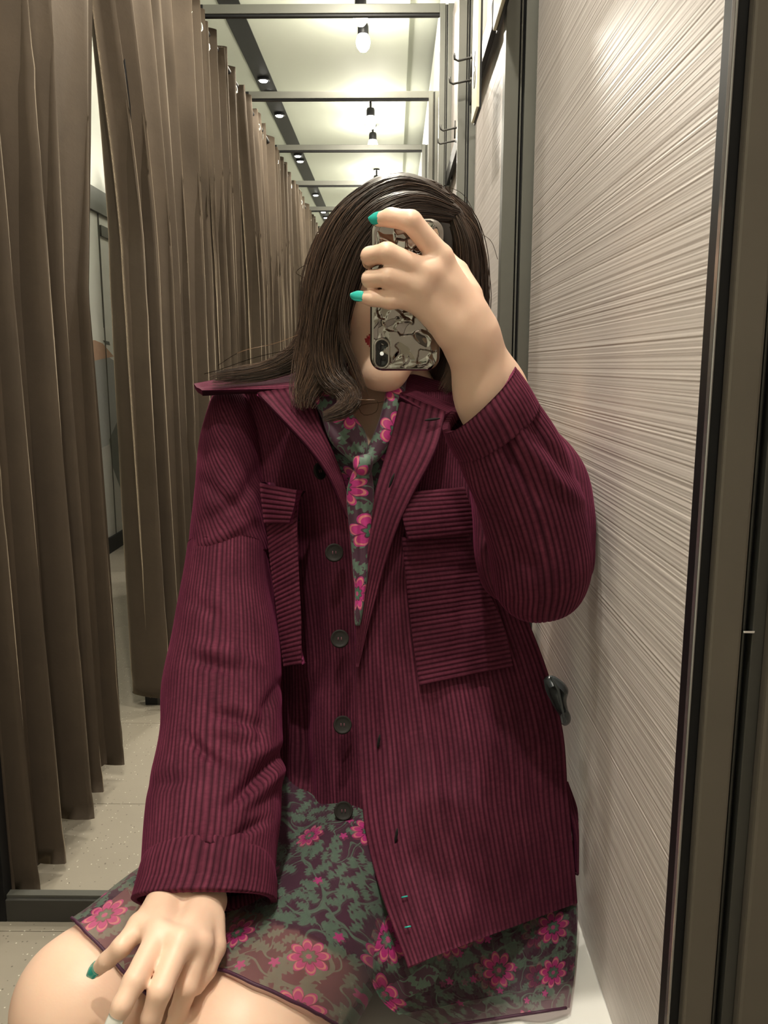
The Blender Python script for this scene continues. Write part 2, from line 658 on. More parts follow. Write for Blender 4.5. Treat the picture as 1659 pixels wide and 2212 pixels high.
strip('glass_edge', .1535, .1548, -.002, .003, MAT['edge'])
strip('rubber_seal', .1548, .1605, .000, .016, MAT['black'])
strip('post', .1605, .1765, -.006, .026, MAT['post_brown'], .0015)
strip('groove', .1765, .1825, .002, .026, MAT['black'])
strip('seal_bead', .1788, .1802, -.001, .002, MAT['dark_rail'])
strip('outer_strip', .1825, .1890, -.004, .026, MAT['dark_rail'])
strip('outer_post', .1890, .2420, -.010, .026, MAT['post_brown'], .002)
MB().box(.1775, .1835, D0 - .005, D0 - .001, Z(-.1335), Z(-.1322), 0, .0004).build('clip', MAT['chrome'], mf)
MB().box(-.775, .1535, D0, D0 + .026, Z(1.405), zt).build('top_rail', MAT['metal'], mf)
MB().box(-.775, .1535, D0, D0 + .026, zb, Z(-1.052)).build('bottom_rail', MAT['dark_rail'], mf)

# ------------------------------------------------------------------ bench
bn = empty('bench', (0, 0, 0))
tag(bn, 'white laminate bench against the combed wall under the woman', 'bench')
ZB = -.694
MB().box(-.17, XW - .0005, .745, D0 + L - .01, Z(ZB) - .04, Z(ZB), 0, .003).build('bench_top', MAT['bench'], bn)
MB().box(-.14, XW - .0005, .775, D0 + L - .02, Z(ZF), Z(ZB) - .04, 0, .002).build('bench_base', MAT['bench'], bn)


# ------------------------------------------------------------------ curtains
def curtain_mesh(y0, y1, seed, npl, gather=0.0, flare=0.0, lean=0.0):
    r = np.random.default_rng(seed)
    ns, nv = int((y1 - y0) / .0055), 64
    s = np.linspace(0, 1, ns)
    v = np.linspace(0, 1, nv)
    S, Vv = np.meshgrid(s, v, indexing='ij')
    j1, j2, j3 = r.uniform(0, 6.28, 3)
    warp = S + .030 * np.sin(2 * math.pi * S * 2.3 + j1) + .016 * np.sin(2 * math.pi * S * 5.1 + j2)
    ph = 2 * math.pi * npl * warp
    drift = .5 * np.sin(2.2 * Vv + S * 5 + j3) * Vv
    ph = ph + drift
    A = .030 + .022 * np.minimum(Vv * 2.2, 1) + .010 * np.sin(S * 9 + j2)
    sharp = np.sin(ph) + .26 * np.sin(2 * ph + 1.1 + 2 * Vv) + .12 * np.sin(3 * ph + j1 - 1.5 * Vv)
    X = XC + A * sharp
    Yc = y0 + (y1 - y0) * S + .55 * A * np.cos(ph) * np.minimum(Vv * 3, 1)
    # the free edge is drawn together at the top and hangs out lower down
    if gather:
        wgt = np.clip(1 - S * 1.25, 0, 1) ** 1.2
        Yc = Yc - gather * wgt * np.clip(1 - Vv / .42, 0, 1) ** 1.3
    if lean:
        Yc = Yc + lean * np.clip(S * 1.8 - .8, 0, 1) * np.clip(1 - Vv / .5, 0, 1)
    if flare:
        Yc = Yc + flare * np.clip(S * 2 - 1, 0, 1) * Vv ** 1.5
    ztop = 1.395 + .014 * np.sin(ph * .5 + j1) + .018 * np.sin(S * 7 + j3)
    zbot = -1.065 + .016 * np.sin(S * 6 + j2) + .03 * np.clip(S - .8, 0, 1)
    Zz = ztop + (zbot - ztop) * Vv
    # hem bands stand proud
    hem = ((Vv > .975)).astype(float) * .0025 + ((Vv < .045)).astype(float) * .0020
    X = X + hem
    side = ((S < .02) | (S > .98)).astype(float) * .003
    X = X + side
    # soft dents in the velvet
    for i in range(16):
        cs, cv = r.uniform(0, 1), r.uniform(.15, .95)
        ws, wv_ = r.uniform(.02, .06), r.uniform(.008, .022)
        X = X + r.uniform(-.007, .006) * np.exp(-((S - cs) / ws) ** 2 - ((Vv - cv) / wv_) ** 2)
    V = np.stack([X, Yc, Zz + CAMH], -1)
    F = grid_faces(ns, nv)
    # give the cloth its thickness at the rim
    rimv, rimf = rim(V, .0028, (1, 0, 0))
    VV = np.concatenate([V.reshape(-1, 3), rimv])
    return VV, np.concatenate([F, rimf]), V


def rim(V, th, direction=None, N=None):
    """strip of faces folded back from the four borders of a grid"""
    a, b = V.shape[:2]
    idx = np.arange(a * b).reshape(a, b)
    loop = np.concatenate([idx[:, 0], idx[-1, 1:], idx[-2::-1, -1], idx[0, -2:0:-1]])
    P = V.reshape(-1, 3)[loop]
    off = np.array(direction) * -th if N is None else N.reshape(-1, 3)[loop] * -th
    Q = P + off
    n = len(loop)
    base = a * b
    k = np.arange(n)
    k2 = (k + 1) % n
    F = np.stack([loop[k], loop[k2], base + k2, base + k], -1)
    return Q, F


def make_curtain(y0, y1, seed, npl, label, gather=0.0, flare=0.0, lean=0.0):
    VV, F, G = curtain_mesh(y0, y1, seed, npl, gather, flare, lean)
    root = empty('curtain', (0, 0, 0))
    tag(root, label, 'curtain', 'brown velvet curtains along the cubicle row')
    link('fabric', mesh_np('fabric', VV, F), MAT['curtain'], root)
    ng = npl
    g0 = None
    for k in range(ng):
        i = int((k + .5) / ng * (G.shape[0] - 1))
        p = G[i, 2]
        M = Matrix.Translation(Vector(p) + Vector((.004, 0, -.012))) @ Matrix.Rotation(math.pi / 2, 4, 'Y') @ Matrix.Rotation(.25 * (-1) ** k, 4, 'X')
        m = MB()
        prof = [(.014 + .005 * math.cos(q), .0025 * math.sin(q)) for q in np.linspace(0, 2 * math.pi, 9)]
        m.lathe(prof, M, 20)
        m.build('grommet', MAT['chrome'], root, True)
    return root


cA = make_curtain(.50, 1.44, 11, 8, 'brown velvet curtain hanging beside the woman, nearest the mirror frame')
cB = make_curtain(1.50, 2.13, 23, 5, 'brown velvet curtain with eyelets, left of the gap showing the corridor', flare=.05, lean=.36)
c2 = make_curtain(2.50, 3.56, 31, 7, 'brown velvet curtain gathered at its top edge, right of the corridor gap', gather=.27)
c3 = make_curtain(3.62, 4.32, 47, 5, 'brown velvet curtain following the gathered one, before the second corridor gap')
for k in range(1, 5):
    if k < 4:
        o = copy_tree(c2, (0, 2.16 * k, 0))
        o['label'] = 'brown velvet curtain receding along the far row'
        if True:
            o = copy_tree(c3, (0, 2.16 * k, 0))
            o['label'] = 'brown velvet curtain receding along the far row'
rod = MB().tube([(XC, .05, Z(1.365)), (XC, DEND - .1, Z(1.365))], .011, 12).build('curtain_rod', MAT['black'], None, True)
tag(rod, 'long black curtain rod threaded through the curtain eyelets', 'curtain rod')


# ------------------------------------------------------------------ lamps
def lamp_thing(d, lab):
    root = empty('spot_lamp', (-.17, d, Z(ZC)))
    m = MB()
    m.lathe([(0, 0), (.030, 0), (.030, -.014), (0, -.014)], Matrix.Translation((-.17, d, Z(ZC))), 20)
    m.build('mount', MAT['black'], root, False)
    m = MB().tube([(-.17, d, Z(ZC) - .012), (-.17, d, Z(ZC) - .07)], .008, 10)
    m.build('stem', MAT['black'], root, True)
    m = MB().lathe([(0, -.06), (.026, -.062), (.030, -.075), (.030, -.115), (.027, -.117)], Matrix.Translation((-.17, d, Z(ZC))), 22)
    m.build('housing', MAT['black'], root, True)
    m = MB().lathe([(.0, -.205), (.018, -.200), (.034, -.180), (.040, -.155), (.034, -.128), (.024, -.112)], Matrix.Translation((-.17, d, Z(ZC))), 22)
    m.build('bulb', MAT['bulb'], root, True)
    tag(root, lab, 'lamp', 'bare bulb spot lamps over the cubicles')
    return root


bd = bpy.data.lights.new('bulb_light', 'POINT')
bd.energy = LAMP_W * .22
bd.color = LAMP_COL
bd.shadow_soft_size = .035
sd_ = bpy.data.lights.new('bulb_beam', 'SPOT')
sd_.energy = LAMP_W * .85
sd_.color = LAMP_COL
sd_.spot_size = math.radians(165)
sd_.spot_blend = .5
sd_.shadow_soft_size = .035
sd1 = sd_.copy()
sd1.energy = LAMP_W * 1.3
for k, d in enumerate([.41 - .3, .41 + .3, 2.57 - .3, 2.57 + .3, 4.585 - .02, 4.585 + .33, 6.42, 7.06, 8.58, 9.22, 10.74, 11.38]):
    o = lamp_thing(d, 'bare glowing bulb lamp above the seated woman' if k == 1 else
                   ('bare glowing bulb lamp above the nearest mirror frame' if k == 0 else 'bare glowing bulb lamp hanging from the ceiling farther along the row'))
    lo = bpy.data.objects.new('bulb_light', bd)
    COL.objects.link(lo)
    lo.location = (-.17, d, Z(ZC) - .225)
    lo = bpy.data.objects.new('bulb_beam', sd1 if k == 1 else sd_)
    COL.objects.link(lo)
    lo.location = (-.17, d, Z(ZC) - .225)

# black recessed track with small downlights over the corridor
tr = MB()
tr.box(-.935, -.820, DBEG + .1, DEND - .1, Z(ZC) - .004, Z(ZC) + .001, 0)
tr = tr.build('ceiling_track', MAT['black'])
tag(tr, 'black light track running straight along the pale ceiling', 'light track')
dl = None
for d in (3.4, 3.75, 5.97, 6.28, 6.76, 8.0, 8.2, 9.76, 10.8, 11.2):
    if dl is None:
        dl = empty('downlight', (0, 0, 0))
        MB().lathe([(.034, 0), (.040, 0), (.042, -.012), (.034, -.014), (.034, 0)], Matrix.Translation((-.877, 0, Z(ZC) - .004)), 22).build('trim_ring', MAT['black'], dl, True)
        MB().lathe([(0, -.022), (.024, -.018), (.034, -.006), (.034, 0)], Matrix.Translation((-.877, 0, Z(ZC) - .004)), 22).build('glow_lens', MAT['downlight'], dl, True)
        o = dl
    else:
        o = copy_tree(dl)
    o.location = (0, d, 0)
    tag(o, 'small round downlight set in the black ceiling track', 'downlight', 'downlights in the ceiling track')
dd = bpy.data.lights.new('downlight_and_fill', 'SPOT')
dd.energy = 7
dd.color = LAMP_COL
dd.spot_size = math.radians(120)
dd.spot_blend = .6
dd.shadow_soft_size = .03
for d in (-.6, .9, 2.3, 3.75, 5.2, 6.76, 8.2, 9.76):
    lo = bpy.data.objects.new('downlight_and_fill', dd)
    COL.objects.link(lo)
    lo.location = (-.877 if d > 3 else -1.25, d, Z(ZC) - .06)  # nearest spots: unseen fill without fixtures, added off the track to light the corridor


# ------------------------------------------------------------------ coat hooks and number signs on the right wall
def coat_rail(d0, d1, hooks, lab):
    root = empty('coat_rail', (0, 0, 0))
    m = MB().box(XW - .022, XW - .010, d0, d1, Z(.735), Z(.790), 0, .001)
    m.build('rail', MAT['black'], root)
    for y in (d0 + .08, d1 - .08):
        MB().box(XW - .012, XW, y - .012, y + .012, Z(.745), Z(.780)).build('bracket', MAT['black'], root)
    for y in hooks:
        pts = [(XW - .02, y, Z(.792)), (XW - .045, y, Z(.788)), (XW - .072, y, Z(.782)), (XW - .080, y, Z(.786)), (XW - .082, y, Z(.800))]
        MB().tube(pts, .0032, 8).build('hook', MAT['dark_rail'], root, True)
        MB().tube([(XW - .021, y, Z(.80)), (XW - .021, y, Z(.86))], .003, 8).build('hook_plate', MAT['dark_rail'], root, True)
    tag(root, lab, 'coat hooks', 'black coat rails with hooks')


coat_rail(1.55, 2.545, (2.33, 2.51), 'black coat rail with two hooks on the wall right behind the woman')
coat_rail(2.63, 3.62, (2.98, 3.15), 'black coat rail with thin hooks past the second metal frame')
coat_rail(3.72, 4.70, (4.49, 4.66), 'black coat rail with thin hooks far along the row')
coat_rail(4.80, 5.78, (5.14, 5.31), 'black coat rail with thin hooks far along the row')


def number_sign(d0, d1, z0, lab, x=.186):
    root = empty('number_sign', (0, 0, 0))
    MB().box(x, x + .006, d0, d1, Z(z0), Z(1.40), 0, .001).build('plate', MAT['plate'], root)
    MB().box(x + .006, x + .010, d0 - .002, d1 + .002, Z(z0) - .004, Z(1.40), 0).build('backing', MAT['black'], root)
    for y in (d0 + .02, d1 - .02):
        MB().box(x + .010, XW, y - .004, y + .004, Z(1.2), Z(1.22)).build('standoff', MAT['black'], root)
    cu = bpy.data.curves.new('digit', 'FONT')
    cu.body = '6'
    cu.size = .115
    cu.extrude = .0004
    cu.align_x = 'CENTER'
    tmp = bpy.data.objects.new('digit_tmp', cu)
    COL.objects.link(tmp)
    dg = bpy.context.evaluated_depsgraph_get()
    me = bpy.data.meshes.new_from_object(tmp.evaluated_get(dg))
    bpy.data.objects.remove(tmp)
    # face the room: text x runs along -Y (away reads left to right from inside the cubicle)
    M = Matrix(((0, 0, -1, x - .0006), (-1, 0, 0, (d0 + d1) / 2), (0, 1, 0, Z(z0 + .06)), (0, 0, 0, 1)))
    me.transform(M)
    me.materials.clear()
    link('digit', me, MAT['ink'], root, False)
    tag(root, lab, 'sign', 'tall cream number signs')


number_sign(2.00, 2.13, .575, 'tall cream plate with black number, mounted beside the coat hooks')
number_sign(1.42, 1.57, .575, 'tall cream plate with dark edge mounted on the nearest metal post', .172)


# ================================================================== SIGNED DISTANCE MODELLING (bodies)
def sd_cone(P, a, b, ra, rb):
    a = np.asarray(a, np.float32); b = np.asarray(b, np.float32)
    ba = b - a
    t = np.clip(((P - a) @ ba) / max(float(ba @ ba), 1e-9), 0, 1)
    q = P - a - t[..., None] * ba
    return np.sqrt((q * q).sum(-1)) - (ra + t * (rb - ra))


def sd_ell(P, c, r, R=None):
    q = P - np.asarray(c, np.float32)
    if R is not None: q = q @ np.asarray(R, np.float32)
    r = np.asarray(r, np.float32)
    k0 = np.sqrt(((q / r) ** 2).sum(-1))
    k1 = np.sqrt(((q / (r * r)) ** 2).sum(-1)) + 1e-9
    return k0 * (k0 - 1) / k1


def smin(a, b, k):
    if k <= 0: return np.minimum(a, b)
    h = np.maximum(k - np.abs(a - b), 0) / k
    return np.minimum(a, b) - h * h * k * .25


class Field:
    def __init__(self, lo, hi, h):
        self.lo = np.array(lo, np.float32)
        self.h = h
        self.n = np.ceil((np.array(hi) - self.lo) / h).astype(int) + 1
        self.v = np.full(self.n, .06, np.float32)

    def sub(self, pts, rad, mar=.03):
        lo = np.min(pts, 0) - rad - mar
        hi = np.max(pts, 0) + rad + mar
        i0 = np.clip(np.floor((lo - self.lo) / self.h).astype(int), 0, self.n - 1)
        i1 = np.clip(np.ceil((hi - self.lo) / self.h).astype(int) + 1, 1, self.n)
        ax = [self.lo[k] + self.h * np.arange(i0[k], i1[k], dtype=np.float32) for k in range(3)]
        P = np.stack(np.meshgrid(*ax, indexing='ij'), -1)
        return tuple(slice(i0[k], i1[k]) for k in range(3)), P

    def group(self, prims, k_in=.01, k_out=.01, cut=False):
        """prims: ('c',a,b,ra,rb) or ('e',c,r,R)"""
        pts, rad = [], 0
        for p in prims:
            if p[0] == 'c':
                pts += [p[1], p[2]]; rad = max(rad, p[3], p[4])
            else:
                pts += [p[1]]; rad = max(rad, max(p[2]))
        sl, P = self.sub(np.array(pts, float), rad)
        d = None
        for p in prims:
            e = sd_cone(P, *p[1:]) if p[0] == 'c' else sd_ell(P, *p[1:])
            d = e if d is None else smin(d, e, k_in)
        cur = self.v[sl]
        self.v[sl] = -smin(-cur, d, k_out) if cut else smin(cur, d, k_out)

    def mesh(self):
        """naive surface nets"""
        v = self.v
        neg = v < 0
        nx, ny, nz = v.shape
        c = np.zeros((nx - 1, ny - 1, nz - 1), np.uint8)
        for dx in (0, 1):
            for dy in (0, 1):
                for dz in (0, 1):
                    c += neg[dx:nx - 1 + dx, dy:ny - 1 + dy, dz:nz - 1 + dz]
        act = np.argwhere((c > 0) & (c < 8))
        cid = np.full(c.shape, -1, np.int32)
        cid[act[:, 0], act[:, 1], act[:, 2]] = np.arange(len(act))
        acc = np.zeros((len(act), 3)); cnt = np.zeros(len(act))
        crn = [(a, b, d) for a in (0, 1) for b in (0, 1) for d in (0, 1)]
        vals = {q: v[act[:, 0] + q[0], act[:, 1] + q[1], act[:, 2] + q[2]] for q in crn}
        for q in crn:
            for ax in range(3):
                if q[ax] == 0:
                    q2 = tuple(1 if i == ax else q[i] for i in range(3))
                    a, b = vals[q], vals[q2]
                    m = (a < 0) != (b < 0)
                    tt = np.where(m, a / np.where(m, a - b, 1), 0)
                    for i in range(3):
                        acc[:, i] += np.where(m, (tt if i == ax else q[i]), 0)
                    cnt += m
        V = self.lo + self.h * (act + acc / cnt[:, None])
        Fs = []
        for ax in range(3):
            o = [(0, 0, 0), (0, 0, 0)]
            sl0 = [slice(1, -1)] * 3; sl1 = [slice(1, -1)] * 3
            sl0[ax] = slice(0, -1); sl1[ax] = slice(1, None)
            a = neg[tuple(sl0)]; b = neg[tuple(sl1)]
            e = np.argwhere(a != b)
            sgn = a[e[:, 0], e[:, 1], e[:, 2]]
            base = e.copy()
            for i in range(3):
                if i != ax: base[:, i] += 1
            u, w = (ax + 1) % 3, (ax + 2) % 3

            def cell(du, dw):
                p = base.copy()
                p[:, u] -= du; p[:, w] -= dw
                return cid[p[:, 0], p[:, 1], p[:, 2]]
            f = np.stack([cell(1, 1), cell(0, 1), cell(0, 0), cell(1, 0)], -1)
            f[~sgn] = f[~sgn][:, ::-1]
            Fs.append(f)
        F = np.concatenate(Fs)
        F = F[(F >= 0).all(1)]
        return V, F


def relax(V, F, it=2, lam=.5):
    n = len(V)
    for _ in range(it):
        s = np.zeros_like(V); c = np.zeros(n)
        for a, b in ((0, 1), (1, 2), (2, 3), (3, 0)):
            np.add.at(s, F[:, a], V[F[:, b]]); np.add.at(s, F[:, b], V[F[:, a]])
            np.add.at(c, F[:, a], 1); np.add.at(c, F[:, b], 1)
        V = V + lam * (s / np.maximum(c, 1)[:, None] - V)
    return V


def P3(x, y, d): return W(x, y, d)


def PZ(x, y, z): return Wz(x, y, z)


def Q(x, d, z): return np.array([x, d, Z(z)])


# ------------------------------------------------------------------ the seated woman
body = Field((-.47, .50, .0), (.245, 1.27, 1.34), .0026)
# legs
hip1, knee1 = Q(-.095, 1.10, -.612), PZ(188, 2172, -.607)
hip2, knee2 = Q(.020, 1.09, -.612), PZ(520, 2262, -.606)
body.group([('c', hip1, knee1, .078, .064), ('c', knee1, knee1 + [-.008, -.005, -.055], .060, .056)], .03, 0)
body.group([('c', hip2, knee2, .078, .066), ('c', knee2, knee2 + [-.006, -.006, -.055], .062, .057)], .03, .004)
for kx, ky in ((knee1[0] - .008, knee1[1] - .005), (knee2[0] - .006, knee2[1] - .006)):
    body.group([('c', Q(kx, ky, -.66), Q(kx, ky + .01, -.80), .054, .050), ('c', Q(kx, ky + .01, -.80), Q(kx, ky + .03, -1.02), .050, .034),
                ('c', Q(kx, ky + .04, -1.05), Q(kx - .02, ky - .08, -1.075), .034, .022)], .03, .02)
# torso and neck
pel, wst, chs = Q(-.025, 1.13, -.585), Q(-.02, 1.15, -.38), Q(-.015, 1.145, -.19)
body.group([('e', pel, (.140, .10, .105)), ('e', wst, (.112, .082, .16)), ('e', chs, (.135, .088, .16)), ('e', Q(-.012, 1.10, -.125), (.085, .062, .10)),
            ('e', Q(-.075, 1.085, -.20), (.05, .042, .045)), ('e', Q(.045, 1.085, -.20), (.05, .042, .045)),
            ('c', Q(-.120, 1.145, -.085), Q(.095, 1.145, -.085), .044, .044)], .05, .04)
neck0, neck1 = Q(-.012, 1.135, -.10), Q(-.004, 1.112, .06)
body.group([('c', neck0, neck1, .054, .047), ('c', Q(-.10, 1.14, -.08), Q(-.012, 1.135, -.02), .03, .03), ('c', Q(.08, 1.14, -.08), Q(-.012, 1.135, -.02), .03, .03)], .03, .03)
# hand resting on the lap: shoulder, elbow, wrist
sh1, el1 = P3(522, 960, 1.125), P3(480, 1420, 1.00)
wr1 = PZ(420, 1912, -.518)
body.group([('c', sh1, el1, .042, .036), ('c', el1, wr1, .036, .0255)], .02, .03)
# raised arm
sh2, el2, wr2 = P3(1105, 935, 1.08), P3(1165, 1215, .915), P3(1014, 722, .815)
body.group([('c', sh2, el2, .047, .038)], .02, .03)
fa = P3(1060, 850, .842)
body.group([('c', el2, fa, .040, .033), ('c', fa, wr2, .033, .0255)], .02, .02)


def hand(palm, fingers, kin=.012, kout=.0035):
    body.group(palm, .009, .018)
    # fingers stay apart from one another: unite them with the palm one by one
    for f in fingers:
        pr = [('c', f[i][0], f[i + 1][0], f[i][1], f[i + 1][1]) for i in range(len(f) - 1)]
        body.group(pr, .003, kout)


# lap hand (back of the hand up, fingers spread over the thigh)
k1, k2, k3, k4 = PZ(302, 2000, -.490), PZ(342, 2022, -.486), PZ(388, 2040, -.488), PZ(432, 2040, -.498)
wA, wB = PZ(360, 1948, -.500), PZ(446, 1948, -.504)
palm = [('c', wA, k1, .0170, .0098), ('c', wA, k2, .0175, .0108), ('c', wB, k3, .0175, .0108), ('c', wB, k4, .0175, .0105),
        ('c', wr1, (wA + wB) / 2, .0240, .020), ('c', k1, k2, .0085, .0095), ('c', k2, k3, .0095, .0095), ('c', k3, k4, .0095, .0090)]
f1 = [(k1, .0100), (PZ(262, 2046, -.493), .0085), (PZ(232, 2074, -.506), .0075), (PZ(208, 2096, -.522), .0062)]
f2 = [(k2, .0108), (PZ(290, 2120, -.490), .0094), (PZ(264, 2172, -.500), .0082), (PZ(247, 2210, -.513), .0068)]
f3 = [(k3, .0110), (PZ(345, 2142, -.500), .0096), (PZ(327, 2198, -.520), .0084), (PZ(318, 2238, -.538), .0070)]
f4 = [(k4, .0108), (PZ(404, 2132, -.520), .0094), (PZ(385, 2188, -.548), .0082), (PZ(374, 2228, -.568), .0070)]
th1 = [(PZ(456, 1985, -.502), .0130), (PZ(462, 2046, -.512), .0108), (PZ(444, 2094, -.522), .0094), (PZ(424, 2130, -.530), .0076)]
hand(palm, [f1, f2, f3, f4, th1])
NAILS = [('teal', f1[-2][0], f1[-1][0], .0064, None), ('white', f2[-2][0], f2[-1][0], .0070, None)]

# phone hand
kI, kM, kR, kP = P3(952, 556, .792), P3(925, 590, .784), P3(905, 618, .783), P3(888, 646, .788)
wu, wl_ = P3(1006, 668, .806), P3(972, 704, .803)
palm = [('c', wr2, (wu + wl_) / 2, .0240, .0200), ('c', wu, kI, .0165, .0105), ('c', wu, kM, .0165, .0112), ('c', wl_, kR, .0160, .0108),
        ('c', wl_, kP, .0155, .0095), ('c', kI, kM, .0090, .0098), ('c', kM, kR, .0098, .0092), ('c', kR, kP, .0092, .0085)]
iF = [(kI, .0113), (P3(888, 478, .778), .0098), (P3(845, 470, .786), .0086), (P3(818, 474, .797), .0068)]
mF = [(kM, .0116), (P3(836, 546, .772), .0094), (P3(799, 553, .786), .0083), (P3(797, 566, .812), .0070)]
rF = [(kR, .0112), (P3(838, 599, .772), .0088), (P3(799, 603, .786), .0078), (P3(798, 612, .812), .0068)]
pF = [(kP, .0098), (P3(842, 648, .778), .0084), (P3(805, 645, .783), .0072), (P3(777, 642, .790), .0056)]
tF = [(P3(1010, 640, .812), .0150), (P3(985, 590, .830), .0125), (P3(960, 560, .848), .0102), (P3(930, 548, .853), .0080)]
hand(palm, [iF, mF, rF, pF, tF])
NAILS += [('teal', iF[-2][0], iF[-1][0], .0066, None), ('teal', pF[-2][0], pF[-1][0], .0056, None)]

# head, in head-local axes: x right in the picture, y towards the viewer, z up
HC = P3(850, 600, 1.065)
tilt, nod = math.radians(6.5), math.radians(9)
HR = Matrix.Rotation(tilt, 3, 'Y') @ Matrix.Rotation(nod, 3, 'X')
HRn = np.array(HR)


def H(x, y, z): return HC + HRn @ np.array([x, -y, z])


def hell(c, r): return ('e', H(*c), (r[0], r[1], r[2]), HRn)


body.group([hell((0, -.015, .035), (.074, .092, .084)), hell((0, .018, -.025), (.064, .066, .085)),
            ('c', H(-.042, .030, -.062), H(-.008, .066, -.106), .022, .015), ('c', H(.042, .030, -.062), H(.008, .066, -.106), .022, .015),
            ('c', H(-.008, .070, -.106), H(.008, .070, -.106), .015, .015),
            hell((-.035, .058, -.028), (.026, .024, .024)), hell((.035, .058, -.028), (.026, .024, .024)),
            hell((0, .064, .032), (.052, .020, .022))], .026, .024)
# eye sockets, nose, lips, ears
for s in (-1, 1):
    body.group([hell((s * .032, .090, .004), (.017, .012, .010))], .004, .012, cut=True)
    body.group([hell((s * .032, .072, .004), (.0125, .0110, .0110))], .003, .003)
    body.group([hell((s * .074, -.012, -.012), (.007, .016, .029))], .003, .006)
body.group([('c', H(0, .083, .008), H(0, .098, -.034), .0065, .0090), hell((-.0095, .088, -.038), (.0075, .0085, .0065)), hell((.0095, .088, -.038), (.0075, .0085, .0065))], .008, .008)
LIPU, LIPL = (0, .0835, -.0655), (0, .0825, -.0735)
body.group([hell(LIPU, (.0235, .0085, .0045)), hell((-.006, .0845, -.064), (.0085, .0080, .0046)), hell((.006, .0845, -.064), (.0085, .0080, .0046))], .003, .004)
body.group([hell(LIPL, (.0190, .0090, .0058))], .003, .003)
body.group([hell((0, .094, -.0697), (.020, .0045, .0007))], .001, .0015, cut=True)
V, F = body.mesh()
V = relax(V, F, 1, .5)
me = mesh_np('person', V, F)
me.materials.append(MAT['skin']); me.materials.append(MAT['lips'])
cen = V[F].mean(1)
loc = (cen - HC) @ HRn
loc[:, 1] *= -1
lipm = (((loc[:, 0] / .0245) ** 2 + ((loc[:, 2] + .0697) / .0108) ** 2) < 1) & (loc[:, 1] > .066)
me.polygons.foreach_set('material_index', lipm.astype(np.int32))
person = link('person', me)
tag(person, 'seated woman in burgundy corduroy jacket raising a silver phone before her face', 'person')
print('BODY', len(V), len(F))
del body


def nail(center, tip, w, mat):
    c = Vector(center); e = Vector(tip)
    ax = (e - c).normalized()
    view = (Vector((0, 0, CAMH)) - e).normalized()
    # nails look towards the viewer and upwards, lying on top of the last finger joint
    up = (view + Vector((0, 0, .35)))
    up = (up - ax * up.dot(ax)).normalized()
    sd = ax.cross(up)
    V, F = [], []
    nu, nv = 9, 9
    for i in range(nu):
        a = i / (nu - 1)
        for j in range(nv):
            b = -1 + 2 * j / (nv - 1)
            ww = w * (1 - .55 * max(0, (a - .55) / .45) ** 2)
            p = e + ax * (-.0075 + .0155 * a) + sd * (b * ww * .92) + up * (w * 1.03 * math.sqrt(max(0, 1.0 - (b * .86) ** 2)) - .0012 * a * a + .0004)
            V.append(p)
    F = grid_faces(nu, nv)
    V = np.array(V).reshape(nu, nv, 3)
    rv, rf = rim(V, .0016, None, np.broadcast_to(np.array(up), V.shape))
    return link('fingernail', mesh_np('fingernail', np.concatenate([V.reshape(-1, 3), rv]), np.concatenate([F, rf])), mat, person)


for kind, a, b, w, _ in NAILS:
    nail(a, b, w, MAT['teal'] if kind == 'teal' else MAT['white_nail'])
for s in (-1, 1):
    m = MB()
    for (r0, mi) in ((.0112, 0),):
        bm = bmesh.new(); bmesh.ops.create_uvsphere(bm, u_segments=20, v_segments=12, radius=.0105)
        for v in bm.verts: v.co = Vector(H(s * .032, .0725, .003)) + v.co
        m.bm(bm, 0)
    bm = bmesh.new(); bmesh.ops.create_uvsphere(bm, u_segments=16, v_segments=8, radius=.0055)
    for v in bm.verts: v.co = Vector(H(s * .032, .0790, .002)) + v.co
    m.bm(bm, 1)
    m.build('eye', [MAT['eye_white'], MAT['iris']], person, True)
    pts = [H(s * (.014 + .034 * q), .088 - .018 * q * q, .024 + .006 * math.sin(q * 2.6)) for q in np.linspace(0, 1, 8)]
    MB().tube(pts, [.0028, .0034, .0034, .0032, .0028, .0024, .0018, .0008], 8).build('eyebrow', MAT['iris'], person, True)


# ================================================================== CLOTHES
def spline(P, n, closed=False):
    """chord-length Catmull-Rom through P (k,dim) resampled to n points"""
    P = np.asarray(P, float)
    if len(P) == 2:
        t = np.linspace(0, 1, n)[:, None]
        return P[0] * (1 - t) + P[1] * t
    seg = np.sqrt(((P[1:] - P[:-1]) ** 2).sum(-1)) + 1e-6
    u = np.concatenate([[0], np.cumsum(seg)])
    m = np.zeros_like(P)
    m[1:-1] = (P[2:] - P[:-2]) / (u[2:] - u[:-2])[:, None]
    m[0] = (P[1] - P[0]) / seg[0]
    m[-1] = (P[-1] - P[-2]) / seg[-1]
    x = np.linspace(0, u[-1], n)
    i = np.clip(np.searchsorted(u, x, 'right') - 1, 0, len(P) - 2)
    h = seg[i][:, None]
    t = ((x - u[i]) / seg[i])[:, None]
    return ((2 * t ** 3 - 3 * t ** 2 + 1) * P[i] + (t ** 3 - 2 * t ** 2 + t) * h * m[i]
            + (-2 * t ** 3 + 3 * t ** 2) * P[i + 1] + (t ** 3 - t ** 2) * h * m[i + 1])


